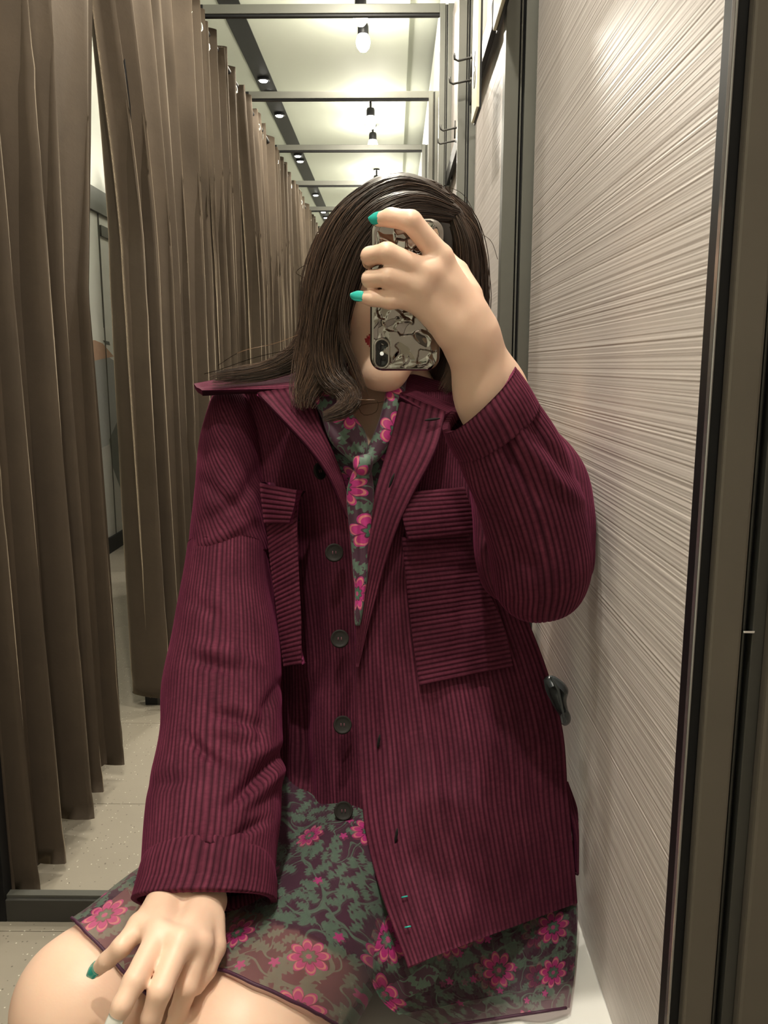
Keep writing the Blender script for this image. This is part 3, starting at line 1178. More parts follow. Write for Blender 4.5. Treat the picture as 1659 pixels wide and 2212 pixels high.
# depth of the front of the jacket over the picture (metres from the mirror image of the lens)
DX = np.array([540, 620, 700, 780, 860, 940, 1040, 1140, 1250], float)
DY = np.array([800, 900, 1050, 1200, 1400, 1600, 1800, 1950, 2100], float)
DT = np.array([
    [1.10, 1.07, 1.05, 1.05, 1.05, 1.06, 1.08, 1.10, 1.12],
    [1.07, 1.03, 1.01, 1.01, 1.01, 1.02, 1.05, 1.08, 1.10],
    [1.05, 1.00, .985, .985, .985, .99, 1.01, 1.05, 1.08],
    [1.045, .995, .975, .975, .97, .98, 1.00, 1.03, 1.06],
    [1.03, .985, .965, .965, .955, .955, .97, .99, 1.03],
    [1.00, .965, .945, .94, .92, .915, .92, .94, .975],
    [.97, .94, .91, .87, .84, .835, .85, .885, .940],
    [.94, .90, .85, .80, .77, .765, .79, .85, .925],
    [.90, .86, .80, .745, .715, .715, .75, .82, .895]])
_t = np.stack([spline(np.stack([DX, r], -1), 143)[:, 1] for r in DT])
_x = spline(np.stack([DX, DT[0]], -1), 143)[:, 0]
# regular lookup grid
GX = np.linspace(540, 1250, 143)
GY = np.linspace(800, 2100, 261)
_rows = np.stack([np.interp(GX, spline(np.stack([DX, r], -1), 400)[:, 0], spline(np.stack([DX, r], -1), 400)[:, 1]) for r in DT])
_full = np.stack([np.interp(GY, spline(np.stack([DY, c], -1), 500)[:, 0], spline(np.stack([DY, c], -1), 500)[:, 1]) for c in _rows.T], 1)


def Dmap(px, py):
    fx = np.clip((np.asarray(px, float) - 540) / 5.0, 0, 141.999)
    fy = np.clip((np.asarray(py, float) - 800) / 5.0, 0, 259.999)
    i, j = fx.astype(int), fy.astype(int)
    a, b = fx - i, fy - j
    return (_full[j, i] * (1 - a) * (1 - b) + _full[j, i + 1] * a * (1 - b) + _full[j + 1, i] * (1 - a) * b + _full[j + 1, i + 1] * a * b)


WALE = .0053


def normals(G, wrap=False):
    if wrap:
        du = np.roll(G, -1, 0) - np.roll(G, 1, 0)
    else:
        du = np.gradient(G, axis=0)
    dv = np.gradient(G, axis=1)
    N = np.cross(du, dv)
    N /= np.linalg.norm(N, axis=-1, keepdims=True) + 1e-12
    return N


def crease_disp(G, creases):
    """creases: (list of pixel points, half width px, amount m): soft valleys (-) and ridges (+) along the fold lines"""
    px, py = pix(G)
    out = np.zeros(px.shape)
    for pts, w, amp in creases:
        best = np.full(px.shape, 1e9); tt = np.zeros(px.shape)
        pts = np.array(pts, float)
        n = len(pts) - 1
        for i in range(n):
            a, b = pts[i], pts[i + 1]
            ab = b - a
            t = np.clip(((px - a[0]) * ab[0] + (py - a[1]) * ab[1]) / (ab @ ab), 0, 1)
            d = np.hypot(px - a[0] - t * ab[0], py - a[1] - t * ab[1])
            m = d < best
            best = np.where(m, d, best); tt = np.where(m, (i + t) / n, tt)
        fade = np.sin(np.clip(tt * .9 + .05, 0, 1) * math.pi) ** .6
        out += amp * fade * (np.exp(-(best / w) ** 2) - .45 * np.exp(-(best / (2.2 * w)) ** 2))
    return out


def soft_noise(G, scale, amp, seed=0):
    S = G[::6, ::6] if G.shape[0] > 60 else G
    a, b = G.shape[:2]
    ia = np.unique(np.concatenate([np.arange(0, a, 8), [a - 1]])); ib = np.unique(np.concatenate([np.arange(0, b, 4), [b - 1]]))
    n = np.array([[mnoise.noise(Vector(G[i, j] * scale) + Vector((seed, seed * 2, 0))) for j in ib] for i in ia])
    r = np.stack([np.interp(np.arange(a), ia, n[:, k]) for k in range(len(ib))], 1)
    r = np.stack([np.interp(np.arange(b), ib, r[k]) for k in range(a)], 0)
    return amp * r


def cloth(name, G, wale_axis, parent, mat=None, wales=True, th=.004, wrap=False, face=(0, -1, 0), creases=(), nz=(9, .003), seed=0,
          count=None, amp=.00085, uvm=False, wale=WALE):
    """G: grid of points (already fine). wale_axis 0: wales run along axis 1 and repeat along axis 0"""
    N = normals(G, wrap)
    ref = np.asarray(face, float)
    if (N * ref).sum(-1).mean() < 0 and not wrap:
        N = -N
    if wrap:
        cc = G.mean(0, keepdims=True)
        if (N * (G - cc)).sum(-1).mean() < 0: N = -N
    d = crease_disp(G, creases) if creases else 0
    if nz: d = d + soft_noise(G, nz[0], nz[1], seed)
    G = G + N * np.asarray(d)[..., None] if not np.isscalar(d) else G
    a, b = G.shape[:2]
    if wrap:
        u = np.linspace(0, 1, a, endpoint=False)
    else:
        u = np.linspace(0, 1, a)
    v = np.linspace(0, 1, b)
    du = np.linalg.norm(np.diff(G, axis=0), axis=-1).sum(0).mean()
    dv = np.linalg.norm(np.diff(G, axis=1), axis=-1).sum(1).mean()
    if wrap: du += np.linalg.norm(G[0] - G[-1], axis=-1).mean()
    U, Vv = np.meshgrid(u, v, indexing='ij')
    if uvm:
        uv = np.stack([U * du, Vv * dv], -1)
    elif wale_axis == 0:
        n = count or max(2, round(du / wale))
        uv = np.stack([U * n, Vv * dv / wale], -1)
    else:
        n = count or max(2, round(dv / wale))
        uv = np.stack([Vv * n, U * du / wale], -1)
    if wales:
        ridge = np.sqrt(np.abs(np.sin(math.pi * uv[..., 0])) + 1e-4)
        N2 = normals(G, wrap)
        if (N2 * N).sum(-1).mean() < 0: N2 = -N2
        G = G + N2 * (amp * (ridge - .5))[..., None]
        N = N2
    G[..., 0] = np.minimum(G[..., 0], XW - .006)
    F = grid_faces(a, b, wrap)
    if wrap:
        # turn both ends inwards for a visible thickness
        VV = G.reshape(-1, 3)
        E = []
        UVS = [uv.reshape(-1, 2)]
        FS = [F]
        base = a * b
        for j, sgn in ((0, 1), (b - 1, -1)):
            inn = G[:, j] - N[:, j] * th
            dep = inn + (G[:, j + sgn * 3] - G[:, j]) * 1.5
            E += [inn, dep]
            k = np.arange(a); k2 = (k + 1) % a
            ring = k * b + j; ring2 = k2 * b + j
            FS.append(np.stack([ring, ring2, base + k2, base + k], -1))
            FS.append(np.stack([base + k, base + k2, base + a + k2, base + a + k], -1))
            UVS += [uv[:, j], uv[:, j]]
            base += 2 * a
        # the wrap seam keeps its own uv column: corduroy repeats on whole wales
        me = mesh_np(name, np.concatenate([VV] + E), np.concatenate(FS), None)
        fix_wrap_uv(me, np.concatenate(UVS), np.concatenate(FS), n if not uvm else du)
    else:
        rv, rf = rim(G, th, None, N)
        idx = np.arange(a * b).reshape(a, b)
        loop = np.concatenate([idx[:, 0], idx[-1, 1:], idx[-2::-1, -1], idx[0, -2:0:-1]])
        UV = np.concatenate([uv.reshape(-1, 2), uv.reshape(-1, 2)[loop]])
        me = mesh_np(name, np.concatenate([G.reshape(-1, 3), rv]), np.concatenate([F, rf]), UV)
    return link(name, me, mat or MAT['cord'], parent)


def fix_wrap_uv(me, uv, F, period):
    q = uv[F]                                   # faces,4,2
    mx = q[..., 0].max(1, keepdims=True)
    q[..., 0] = np.where(mx - q[..., 0] > period * .5, q[..., 0] + period, q[..., 0])
    l = me.uv_layers.new(name='UVMap')
    l.data.foreach_set('uv', q.astype(np.float32).ravel())


def panel_grid(left, right, off, wale='v', bulge=0.0, dep=None, dens=.0009, cross=.007):
    """cloth between two pixel edge curves, lying `off` in front of the jacket surface; axis 0 across, axis 1 down"""
    nl = 60
    Lc, Rc = spline(left, nl), spline(right, nl)
    mid = (nl // 2)
    A = W(*Lc[mid][:2], Dmap(*Lc[mid][:2]) if len(Lc[mid]) == 2 else Lc[mid][2]); B = W(*Rc[mid][:2], Dmap(*Rc[mid][:2]) if len(Rc[mid]) == 2 else Rc[mid][2])
    wid = np.linalg.norm(A - B)
    pl = np.array([W(p[0], p[1], 1.0) for p in Lc])
    leng = np.linalg.norm(np.diff(pl, axis=0), axis=-1).sum()
    if wale == 'v':
        na, nb = max(12, int(wid / dens)), max(12, int(leng / cross))
    else:
        na, nb = max(12, int(wid / cross)), max(12, int(leng / dens))
    Lc, Rc = spline(left, nb), spline(right, nb)
    s = np.linspace(0, 1, na)[:, None, None]
    PX = Lc[None] * (1 - s) + Rc[None] * s
    px, py = PX[..., 0], PX[..., 1]
    if PX.shape[-1] == 3:
        d = PX[..., 2]
    else:
        d = Dmap(px, py)
    s2 = np.linspace(0, 1, na)[:, None]; t2 = np.linspace(0, 1, nb)[None]
    d = d - off - bulge * (np.sin(math.pi * s2) ** .7) * (np.sin(math.pi * np.clip(t2, 0, 1)) ** .5)
    return W(px, py, d)


# ---- jacket body: two fronts and a back
fr_creases = [([(1060, 1470), (1075, 1560), (1090, 1640)], 16, -.007), ([(930, 1500), (955, 1620), (985, 1740)], 20, -.009), ([(985, 1480), (1010, 1600), (1040, 1700)], 22, .006),
              ([(860, 1420), (850, 1600), (870, 1760)], 18, -.004), ([(950, 1740), (1000, 1900), (1030, 2000)], 26, .004), ([(1110, 1500), (1150, 1650), (1180, 1780)], 20, -.005)]
fl_creases = [([(665, 1480), (655, 1600), (668, 1720), (680, 1800)], 15, -.010), ([(700, 1450), (705, 1600), (720, 1720)], 18, .005), ([(640, 1700), (625, 1820)], 12, .006),
              ([(690, 1180), (685, 1330), (690, 1480)], 16, -.004), ([(640, 1560), (630, 1700)], 10, .005)]
G = panel_grid([(505, 845, 1.085), (540, 930, 1.075), (560, 1050, 1.07), (566, 1200, 1.075), (590, 1400, 1.06), (596, 1600, 1.03), (588, 1800, .985), (580, 1930, .96)],
               [(672, 838, 1.03), (702, 940, .996), (744, 1060, .984), (762, 1200, .976), (770, 1400, .966), (774, 1600, .942), (782, 1800, .905), (778, 1930, .865)], 0, 'v')
jacket = cloth('jacket', G, 0, person, creases=fl_creases, seed=1)
jacket['label'] = 'oversized burgundy corduroy jacket worn open'
G = panel_grid([(866, 846), (845, 960), (812, 1080), (784, 1220), (770, 1330), (770, 1500), (776, 1640), (790, 1800), (826, 1940), (880, 2088)],
               [(1035, 850), (1060, 960), (1075, 1100), (1090, 1220), (1125, 1300), (1178, 1440), (1216, 1580), (1228, 1720), (1240, 1850), (1247, 1950)], 0, 'v')
cloth('front_panel', G, 0, jacket, creases=fr_creases, seed=2)
# back panel closes the jacket behind the body
LE = spline([(540, 845, 1.10), (520, 1000, 1.10), (540, 1250, 1.10), (560, 1500, 1.08), (560, 1750, 1.05)], 70)
RE = spline([(1060, 845, 1.11), (1100, 1000, 1.10), (1110, 1250, 1.06), (1190, 1480, 1.02), (1222, 1700, .975)], 70)
A_, B_ = W(LE[:, 0], LE[:, 1], LE[:, 2]), W(RE[:, 0], RE[:, 1], RE[:, 2])
na = 330
s_ = np.linspace(0, 1, na)[:, None, None]
G = A_[None] * (1 - s_) + B_[None] * s_
prof = np.sin(math.pi * s_[..., 0]) ** .55
G[..., 1] += prof * np.linspace(.10, .17, 70)[None]
cloth('back_panel', G, 0, jacket, face=(0, 1, 0), seed=3)
# right side: the vent flap that stands away near the wall
G = panel_grid([(1224, 1690, .955), (1230, 1745, .950), (1242, 1800, .942), (1246, 1885, .935)], [(1227, 1688, .960), (1247, 1742, .960), (1258, 1800, .955), (1255, 1892, .945)], 0, 'v')
cloth('vent_flap', G, 0, jacket, nz=None)

# ---- left front: folded lapel; right front: folded lapel with buttonholes
G = panel_grid([(556, 848, .985), (612, 905, .960), (672, 972, .955), (716, 1034, .962), (752, 1120, .968)], [(655, 832, 1.015), (676, 884, .995), (712, 958, .982), (738, 1022, .978), (762, 1110, .972)], 0, 'v')
cloth('lapel', G, 0, jacket, nz=(14, .002), seed=4, wale=.0047)
G = panel_grid([(868, 850, 1.005), (838, 960, .985), (806, 1080, .970), (783, 1190, .960), (770, 1300, .955), (769, 1440, .953)],
               [(962, 888, .985), (940, 970, .962), (892, 1066, .955), (862, 1130, .955), (832, 1220, .958), (800, 1340, .957), (775, 1440, .953)], 0, 'v')
cloth('lapel', G, 0, jacket, nz=(12, .003), seed=5, creases=[([(900, 900), (880, 960), (850, 1020)], 16, .004)])

# ---- collar wings
G = panel_grid([(418, 828, 1.055), (424, 836, 1.035), (436, 842, 1.018)], [(648, 788, 1.075), (652, 812, 1.040), (655, 838, 1.005)], 0, 'h', bulge=.004, cross=.006)
cloth('collar', G, 1, jacket, nz=(12, .003), seed=6, th=.007)
G = panel_grid([(868, 800, 1.085), (866, 825, 1.04), (864, 856, 1.00)], [(1010, 838, 1.09), (1000, 868, 1.05), (948, 905, .985)], 0, 'h', bulge=.004, cross=.006)
cloth('collar', G, 1, jacket, nz=(12, .003), seed=7, th=.007)
Gn = W(*np.meshgrid(np.linspace(640, 900, 160), np.linspace(770, 840, 14), indexing='ij'), 1.0)
ang = np.linspace(math.pi * 1.02, -math.pi * .02, 180)
Gc = np.stack([np.stack([-.012 + (.088 + .012 * q) * np.cos(ang), 1.115 + (.072 + .010 * q) * np.sin(ang), np.full_like(ang, Z(.012 - .065 * q))], -1) for q in np.linspace(0, 1, 14)], 1)
cloth('collar_stand', Gc, 0, jacket, face=(0, 1, 0), nz=None)


# ---- pockets and flaps (wales run across)
def pocket(name, left, right, off, bulge, seed, cr=()):
    G = panel_grid(left, right, off, 'h', bulge)
    return cloth(name, G, 1, jacket, seed=seed, nz=(16, .002), th=off * .95, amp=.0011, wale=.0057, creases=cr)


pocket('pocket', [(574, 1120), (584, 1220), (598, 1330), (612, 1442)], [(640, 1072), (644, 1200), (650, 1320), (652, 1436)], .010, .006, 8)
pocket('pocket_flap', [(560, 1042), (564, 1085), (570, 1132)], [(641, 1058), (636, 1092), (624, 1132)], .022, .004, 9)
pocket('pocket', [(868, 1160), (878, 1260), (890, 1370), (906, 1482)], [(1012, 1150), (1040, 1240), (1085, 1350), (1108, 1440)], .010, .005, 10,
       [([(1005, 1240), (1000, 1340), (985, 1420)], 14, -.006)])
pocket('pocket_flap', [(884, 1062), (868, 1085), (872, 1130), (884, 1167)], [(1004, 1050), (1012, 1080), (1026, 1112), (1028, 1152)], .022, .004, 11)

# ---- buttons and buttonholes
def button(px, py, off, r=.0112, yaw=0.0):
    c = Vector(W(px, py, Dmap(px, py) - off))
    n = (Vector((0, 0, CAMH + .12)) - c).normalized()
    n.rotate(Matrix.Rotation(yaw, 3, 'Z'))
    M = Matrix.Translation(c) @ n.to_track_quat('Z', 'Y').to_matrix().to_4x4()
    m = MB()
    m.lathe([(r * .9, -.0015), (r, 0), (r * .98, .0018), (r * .88, .0024), (r * .78, .0016), (r * .55, .0011), (0, .0010)], M, 36, 0)
    for sx in (-1, 1):
        for sy in (-1, 1):
            Mh = M @ Matrix.Translation((sx * r * .17, sy * r * .17, .0011))
            m.lathe([(0, .0001), (r * .10, .0001)], Mh, 10, 1)
        Mt = M @ Matrix.Translation((sx * r * .17, 0, .0013))
        m.tube([Mt @ Vector((0, -r * .17, 0)), Mt @ Vector((0, r * .17, 0))], .0005, 6, 2)
    return m.build('button', [MAT['button'], MAT['dark'], MAT['thread']], jacket, True)


button(690, 1018, .004, .0105, .9)
button(722, 1194, .006)
button(734, 1380, .006)
button(740, 1566, .006)
button(742, 1752, .006)
for x, y, a, o in ((934, 906, 1.45, .040), (846, 1038, .35, .024), (818, 1602, .15, .004), (856, 1806, .12, .004)):
    c = W(x, y, Dmap(x, y) - o - .002)
    dv = np.array([math.sin(a), 0, math.cos(a)])
    MB().tube([c - dv * .009, c - dv * .004, c + dv * .004, c + dv * .009], [.0006, .0016, .0016, .0006], 8).build('buttonhole', MAT['dark'], jacket, True)
for x, y in ((874, 1937), (881, 2002)):
    c = Vector(W(x, y, Dmap(x, y) - .004))
    MB().tube([c + Vector((-.003, 0, -.0008)), c + Vector((0, -.0006, .0004)), c + Vector((.003, 0, .0006))], .0008, 6).build('lint', MAT['teal'], jacket, True)


# ---- sleeves
def sleeve_grid(rings, nb, na, flat=1.0):
    """rings: (xl,yl,xr,yr,d,depth radius)"""
    C, Hh, Rd = [], [], []
    for xl, yl, xr, yr, d, rd in rings:
        a, b = W(xl, yl, d), W(xr, yr, d)
        C.append((a + b) / 2); Hh.append((b - a) / 2); Rd.append([rd])
    X = np.concatenate([np.array(C), np.array(Hh), np.array(Rd)], 1)
    X = spline(X, nb)
    C, Hh, Rd = X[:, :3], X[:, 3:6], X[:, 6]
    T = np.gradient(C, axis=0)
    T /= np.linalg.norm(T, axis=1, keepdims=True) + 1e-9
    Fw = np.cross(T, Hh)
    Fw /= np.linalg.norm(Fw, axis=1, keepdims=True) + 1e-9
    Fw *= np.where(Fw[:, 1:2] > 0, -1, 1)
    q = np.linspace(0, 2 * math.pi, na, endpoint=False)[:, None, None]
    e = .85
    cs = np.sign(np.cos(q)) * np.abs(np.cos(q)) ** e
    sn = np.sign(np.sin(q)) * np.abs(np.sin(q)) ** e
    return C[None] + cs * Hh[None] + sn * (Fw * Rd[:, None])[None]


up_rings = [(478, 852, 520, 846, 1.105, .030), (455, 880, 548, 872, 1.10, .050), (434, 950, 572, 950, 1.095, .062), (428, 1050, 578, 1050, 1.085, .066), (421, 1120, 584, 1120, 1.075, .068), (412, 1192, 588, 1192, 1.065, .070)]
G = sleeve_grid(up_rings, 60, 560)
# diagonal wales on the drop shoulder: shear the grid round the arm as it goes down
sh_n = np.linspace(0, 1, 60)
Gd = np.empty_like(G)
for j in range(60):
    k = sh_n[j] * 190
    i0 = int(k); fr_ = k - i0
    Gd[:, j] = np.roll(G[:, j], i0, 0) * (1 - fr_) + np.roll(G[:, j], i0 + 1, 0) * fr_
cloth('shoulder_piece', Gd, 0, jacket, wrap=True, seed=12, nz=(11, .005),
      creases=[([(560, 1010), (520, 1080), (440, 1130)], 16, -.006), ([(545, 1120), (480, 1160), (430, 1180)], 14, .006), ([(440, 1040), (500, 1090), (560, 1150)], 15, -.005), ([(480, 900), (520, 960), (550, 1040)], 16, -.004)])
lo_rings = [(412, 1186, 584, 1186, 1.064, .068), (396, 1300, 592, 1300, 1.03, .070), (376, 1400, 604, 1400, .990, .070), (356, 1500, 610, 1500, .945, .068), (345, 1600, 608, 1600, .895, .064),
            (335, 1700, 606, 1700, .845, .060), (322, 1800, 602, 1800, .795, .057), (309, 1888, 598, 1888, .755, .055)]
sl_creases = [([(420, 1425), (470, 1440), (520, 1455)], 15, -.010), ([(430, 1400), (500, 1410), (560, 1440)], 16, .006), ([(460, 1540), (510, 1550), (560, 1572)], 14, -.011), ([(450, 1575), (500, 1585), (560, 1600)], 16, .007),
              ([(405, 1590), (440, 1625), (480, 1655)], 13, -.010), ([(605, 1625), (560, 1670), (490, 1740)], 15, -.015), ([(600, 1665), (560, 1715), (500, 1765)], 15, .009), ([(575, 1770), (530, 1790), (490, 1830)], 13, -.012),
              ([(410, 1850), (470, 1862), (560, 1856)], 11, -.005), ([(440, 1790), (460, 1840), (520, 1850)], 15, .008), ([(420, 1300), (470, 1330), (490, 1400)], 16, -.005), ([(600, 1480), (570, 1530), (560, 1600)], 14, -.008),
              ([(480, 1640), (520, 1650), (570, 1620)], 18, .008), ([(345, 1700), (370, 1690), (400, 1680)], 18, -.006)]
cloth('sleeve', sleeve_grid(lo_rings, 190, 560), 0, jacket, wrap=True, seed=13, creases=sl_creases, nz=(10, .006))
cf_rings = [(318, 1868, 590, 1868, .766, .047), (306, 1892, 600, 1890, .7530, .0568), (298, 1920, 599, 1918, .744, .060), (292, 1950, 597, 1942, .736, .064)]
cloth('cuff', sleeve_grid(cf_rings, 22, 560), 0, jacket, wrap=True, seed=13, nz=(10, .005), th=.006)

# raised sleeve: forearm with its turned cuff, upper arm behind
fa_rings = [(985, 984, 1152, 858, .842, .050), (1002, 1030, 1206, 945, .850, .052), (1030, 1100, 1246, 1040, .862, .054), (1056, 1180, 1262, 1125, .875, .055), (1068, 1240, 1266, 1195, .885, .054), (1078, 1276, 1252, 1250, .895, .046), (1110, 1292, 1222, 1276, .905, .030), (1140, 1296, 1180, 1290, .912, .012)]
fa_creases = [([(1105, 870), (1135, 960), (1190, 1030), (1250, 1080)], 17, .007), ([(1085, 900), (1110, 1000), (1160, 1080)], 15, -.008), ([(1140, 880), (1180, 960), (1240, 1030)], 14, -.007), ([(1060, 1080), (1110, 1180), (1150, 1230)], 18, -.006), ([(1000, 1010), (1050, 1080), (1090, 1190)], 15, .004)]
cloth('sleeve', sleeve_grid(fa_rings, 120, 600), 0, jacket, wrap=True, seed=15, creases=fa_creases, nz=(10, .006))
cu_rings = [(962, 930, 1108, 784, .836, .046), (970, 955, 1128, 815, .838, .051), (984, 986, 1154, 860, .843, .052)]
cloth('cuff', sleeve_grid(cu_rings, 18, 600), 0, jacket, wrap=True, seed=16, nz=(12, .003), th=.006)
ua_rings = [(1015, 880, 1100, 860, 1.085, .045), (1012, 960, 1170, 940, 1.05, .060), (1020, 1060, 1255, 1030, .985, .060), (1026, 1140, 1281, 1110, .945, .056), (1032, 1210, 1284, 1180, .928, .052), (1048, 1268, 1274, 1238, .920, .046), (1075, 1290, 1236, 1268, .920, .028), (1110, 1296, 1190, 1286, .922, .010)]
cloth('upper_sleeve', sleeve_grid(ua_rings, 120, 600), 0, jacket, wrap=True, seed=17, nz=(10, .006),
      creases=[([(1040, 1120), (1060, 1200), (1080, 1270)], 10, -.008), ([(1062, 1150), (1080, 1230)], 8, -.006)])

# ================================================================== DRESS
def skirt_part(name, grow, k, hemshift, mat, parent, h=.004, nzamp=.004, sheer=False):
    f = Field((-.42, .56, Z(-.72)), (.20, 1.20, Z(-.44)), h)
    f.group([('c', hip1, knee1, .078 + grow, .064 + grow)], 0, 0)
    f.group([('c', hip2, knee2, .080 + grow, .066 + grow)], 0, k)
    f.group([('e', Q(-.03, 1.10, -.60), (.14 + grow, .10, .09 + grow))], 0, .04)
    V, F = f.mesh()
    V = relax(V, F, 2)
    # loose folds running along the lap
    nzv = np.array([mnoise.noise(Vector((p[0] * 22 + p[1] * 9, p[1] * 6, p[2] * 10))) for p in V])
    V[:, 2] += nzamp * nzv
    # hem planes, one for each thigh
    def side(P3s, P):
        a, b, c = P3s
        n = np.cross(b - a, c - a); n /= np.linalg.norm(n)
        hipm = Q(-.03, 1.1, -.60)
        if (hipm - a) @ n < 0: n = -n
        return (P - a) @ n - hemshift
    h1 = (PZ(178, 2010, -.61), PZ(255, 2092, -.540), PZ(348, 2184, -.60))
    h2 = (PZ(408, 2094, -.61), PZ(540, 2128, -.538), PZ(705, 2216, -.61))
    d1 = sd_cone(V.astype(np.float32), hip1, knee1, .078, .064); d2 = sd_cone(V.astype(np.float32), hip2, knee2, .078, .066)
    sd = np.where(d1 < d2, side(h1, V), side(h2, V))
    keep = (sd[F] > 0).all(1) & (V[F][:, :, 2].mean(1) > Z(-.70)) & (V[F][:, :, 1].mean(1) < 1.17)
    F = F[keep]
    # pull the border ring onto the hem so that the edge is clean
    used = np.unique(F)
    V[used] = V[used]
    e1 = np.array([.97, -.25, 0]); e2 = np.array([.20, .74, .62])
    uv = np.stack([V @ e1, V @ e2], -1)
    remap = -np.ones(len(V), int); remap[used] = np.arange(len(used))
    me = mesh_np(name, V[used], remap[F], uv[used])
    o = link(name, me, mat, parent)
    return o, (h1, h2)


def bod(left, right, off=.014):
    return panel_grid([(x, y, Dmap(x, y) + off) for x, y in left], [(x, y, Dmap(x, y) + off) for x, y in right], 0, 'v', dens=.004, cross=.006)


G = bod([(624, 806), (648, 860), (690, 950), (735, 1060), (752, 1200), (760, 1345)], [(712, 815), (738, 880), (776, 950), (797, 1000), (800, 1100), (796, 1200), (790, 1345)])
dress = cloth('dress', G, 0, person, MAT['floral'], wales=False, th=.0015, nz=(16, .004), seed=21, uvm=True)
dress['label'] = 'dark plum floral chiffon dress with tie neck'
G = bod([(842, 846), (822, 905), (803, 950), (797, 1000), (798, 1100), (794, 1200), (788, 1345)], [(885, 846), (862, 905), (850, 960), (830, 1040), (812, 1120), (806, 1200), (800, 1345)])
cloth('bodice_side', G, 0, dress, MAT['floral'], wales=False, th=.0015, nz=(16, .003), seed=22, uvm=True)
tieL = [(664, 812, 716, 806, 1.035, .010), (676, 862, 730, 846, 1.012, .011), (696, 912, 752, 880, .998, .013), (724, 962, 780, 920, .988, .013), (757, 1000, 797, 966, .980, .011), (774, 1008, 796, 992, .976, .009)]
cloth('neck_tie', sleeve_grid(tieL, 70, 60), 0, dress, MAT['floral'], wales=False, wrap=True, uvm=True, nz=(26, .005), seed=23, th=.001,
      creases=[([(700, 900), (740, 950), (780, 990)], 8, -.005), ([(720, 890), (760, 945), (785, 985)], 7, .004)])
tieR = [(838, 806, 882, 812, 1.035, .009), (832, 860, 872, 872, 1.015, .010), (818, 915, 852, 934, 1.000, .010), (798, 962, 826, 985, .987, .010), (784, 990, 802, 1006, .977, .008)]
cloth('neck_tie', sleeve_grid(tieR, 60, 60), 0, dress, MAT['floral'], wales=False, wrap=True, uvm=True, nz=(26, .003), seed=24, th=.001)
kn = [(766, 990, 800, 984, .968, .006), (763, 997, 806, 994, .965, .012), (764, 1008, 804, 1008, .965, .013), (770, 1018, 798, 1020, .968, .008)]
cloth('knot', sleeve_grid(kn, 24, 50), 0, dress, MAT['floral'], wales=False, wrap=True, uvm=True, nz=(60, .002), seed=25, th=.001)
tail = [(770, 1012, 798, 1012, .972, .008), (752, 1060, 806, 1060, .970, .010), (750, 1120, 806, 1120, .968, .010), (758, 1200, 800, 1200, .964, .008), (765, 1280, 790, 1280, .958, .006), (768, 1350, 778, 1350, .955, .003)]
cloth('tie_tail', sleeve_grid(tail, 80, 60), 0, dress, MAT['floral'], wales=False, wrap=True, uvm=True, nz=(22, .004), seed=26, th=.001,
      creases=[([(782, 1020), (780, 1120), (778, 1300)], 6, -.005)])

skirt, (h1, h2) = skirt_part('skirt', .011, .035, 0.0, MAT['floral_sheer'], dress)
lin, _ = skirt_part('skirt_lining', .0065, .035, .062, MAT['floral'], dress)


# hem piping follows the edge of the cloth
def hem_pipe(me_obj, r=.0016):
    me = me_obj.data
    ne = len(me.edges)
    cnt = np.zeros(ne, int)
    le = np.zeros(len(me.loops), np.int32); me.loops.foreach_get('edge_index', le)
    np.add.at(cnt, le, 1)
    ev = np.zeros(ne * 2, np.int32); me.edges.foreach_get('vertices', ev); ev = ev.reshape(-1, 2)
    b = ev[cnt == 1]
    co = np.zeros(len(me.vertices) * 3, np.float32); me.vertices.foreach_get('co', co); co = co.reshape(-1, 3)
    adj = {}
    for a, c in b:
        adj.setdefault(a, []).append(c); adj.setdefault(c, []).append(a)
    seen = set(); m = MB()
    for s0 in adj:
        if s0 in seen: continue
        path = [s0]; seen.add(s0); cur = s0
        while True:
            nx = [q for q in adj[cur] if q not in seen]
            if not nx: break
            cur = nx[0]; seen.add(cur); path.append(cur)
        P = co[path]
        P = P[(P[:, 1] < .92)]
        if len(P) > 12:
            for _ in range(6): P[1:-1] = (P[:-2] + P[2:] + P[1:-1]) / 3
            if np.linalg.norm(np.diff(P, axis=0), axis=1).max() < .05:
                m.tube(P[::2], r, 6)
    if m.v: m.build('hem', MAT['hem'], dress, True)


hem_pipe(skirt)
# side of the skirt spread over the bench, chiffon lying in soft ripples
sk_l = [(770, 1985, -.565), (790, 2080, -.590), (835, 2165, -.640), (940, 2222, -.680)]
sk_r = [(1246, 1930, -.650), (1246, 2020, -.668), (1240, 2100, -.678), (1230, 2178, -.684)]
nb, na = 60, 90
Lz, Rz = spline(sk_l, nb), spline(sk_r, nb)
s_ = np.linspace(0, 1, na)[:, None]
pxg = Lz[None, :, 0] * (1 - s_) + Rz[None, :, 0] * s_
pyg = Lz[None, :, 1] * (1 - s_) + Rz[None, :, 1] * s_
zg = Lz[None, :, 2] * (1 - s_) + Rz[None, :, 2] * s_
zg = zg + .010 * np.sin(s_ * 9) * np.linspace(.3, 1, nb)[None] * np.sin(math.pi * s_)
zg = np.maximum(zg, -.688)
G = Wz(pxg, pyg, zg)
cloth('skirt_side', G, 0, dress, MAT['floral_sheer'], wales=False, face=(0, -.6, .8), th=.001, nz=(18, .003), seed=27, uvm=True)
G2 = G[:, :44].copy(); G2[..., 2] -= .004
cloth('side_lining', G2, 0, dress, MAT['floral'], wales=False, face=(0, -.6, .8), th=.001, nz=None, uvm=True)
MB().tube([p + np.array([0, 0, .001]) for p in G[::3, -1]], .0016, 6).build('hem', MAT['hem'], dress, True)

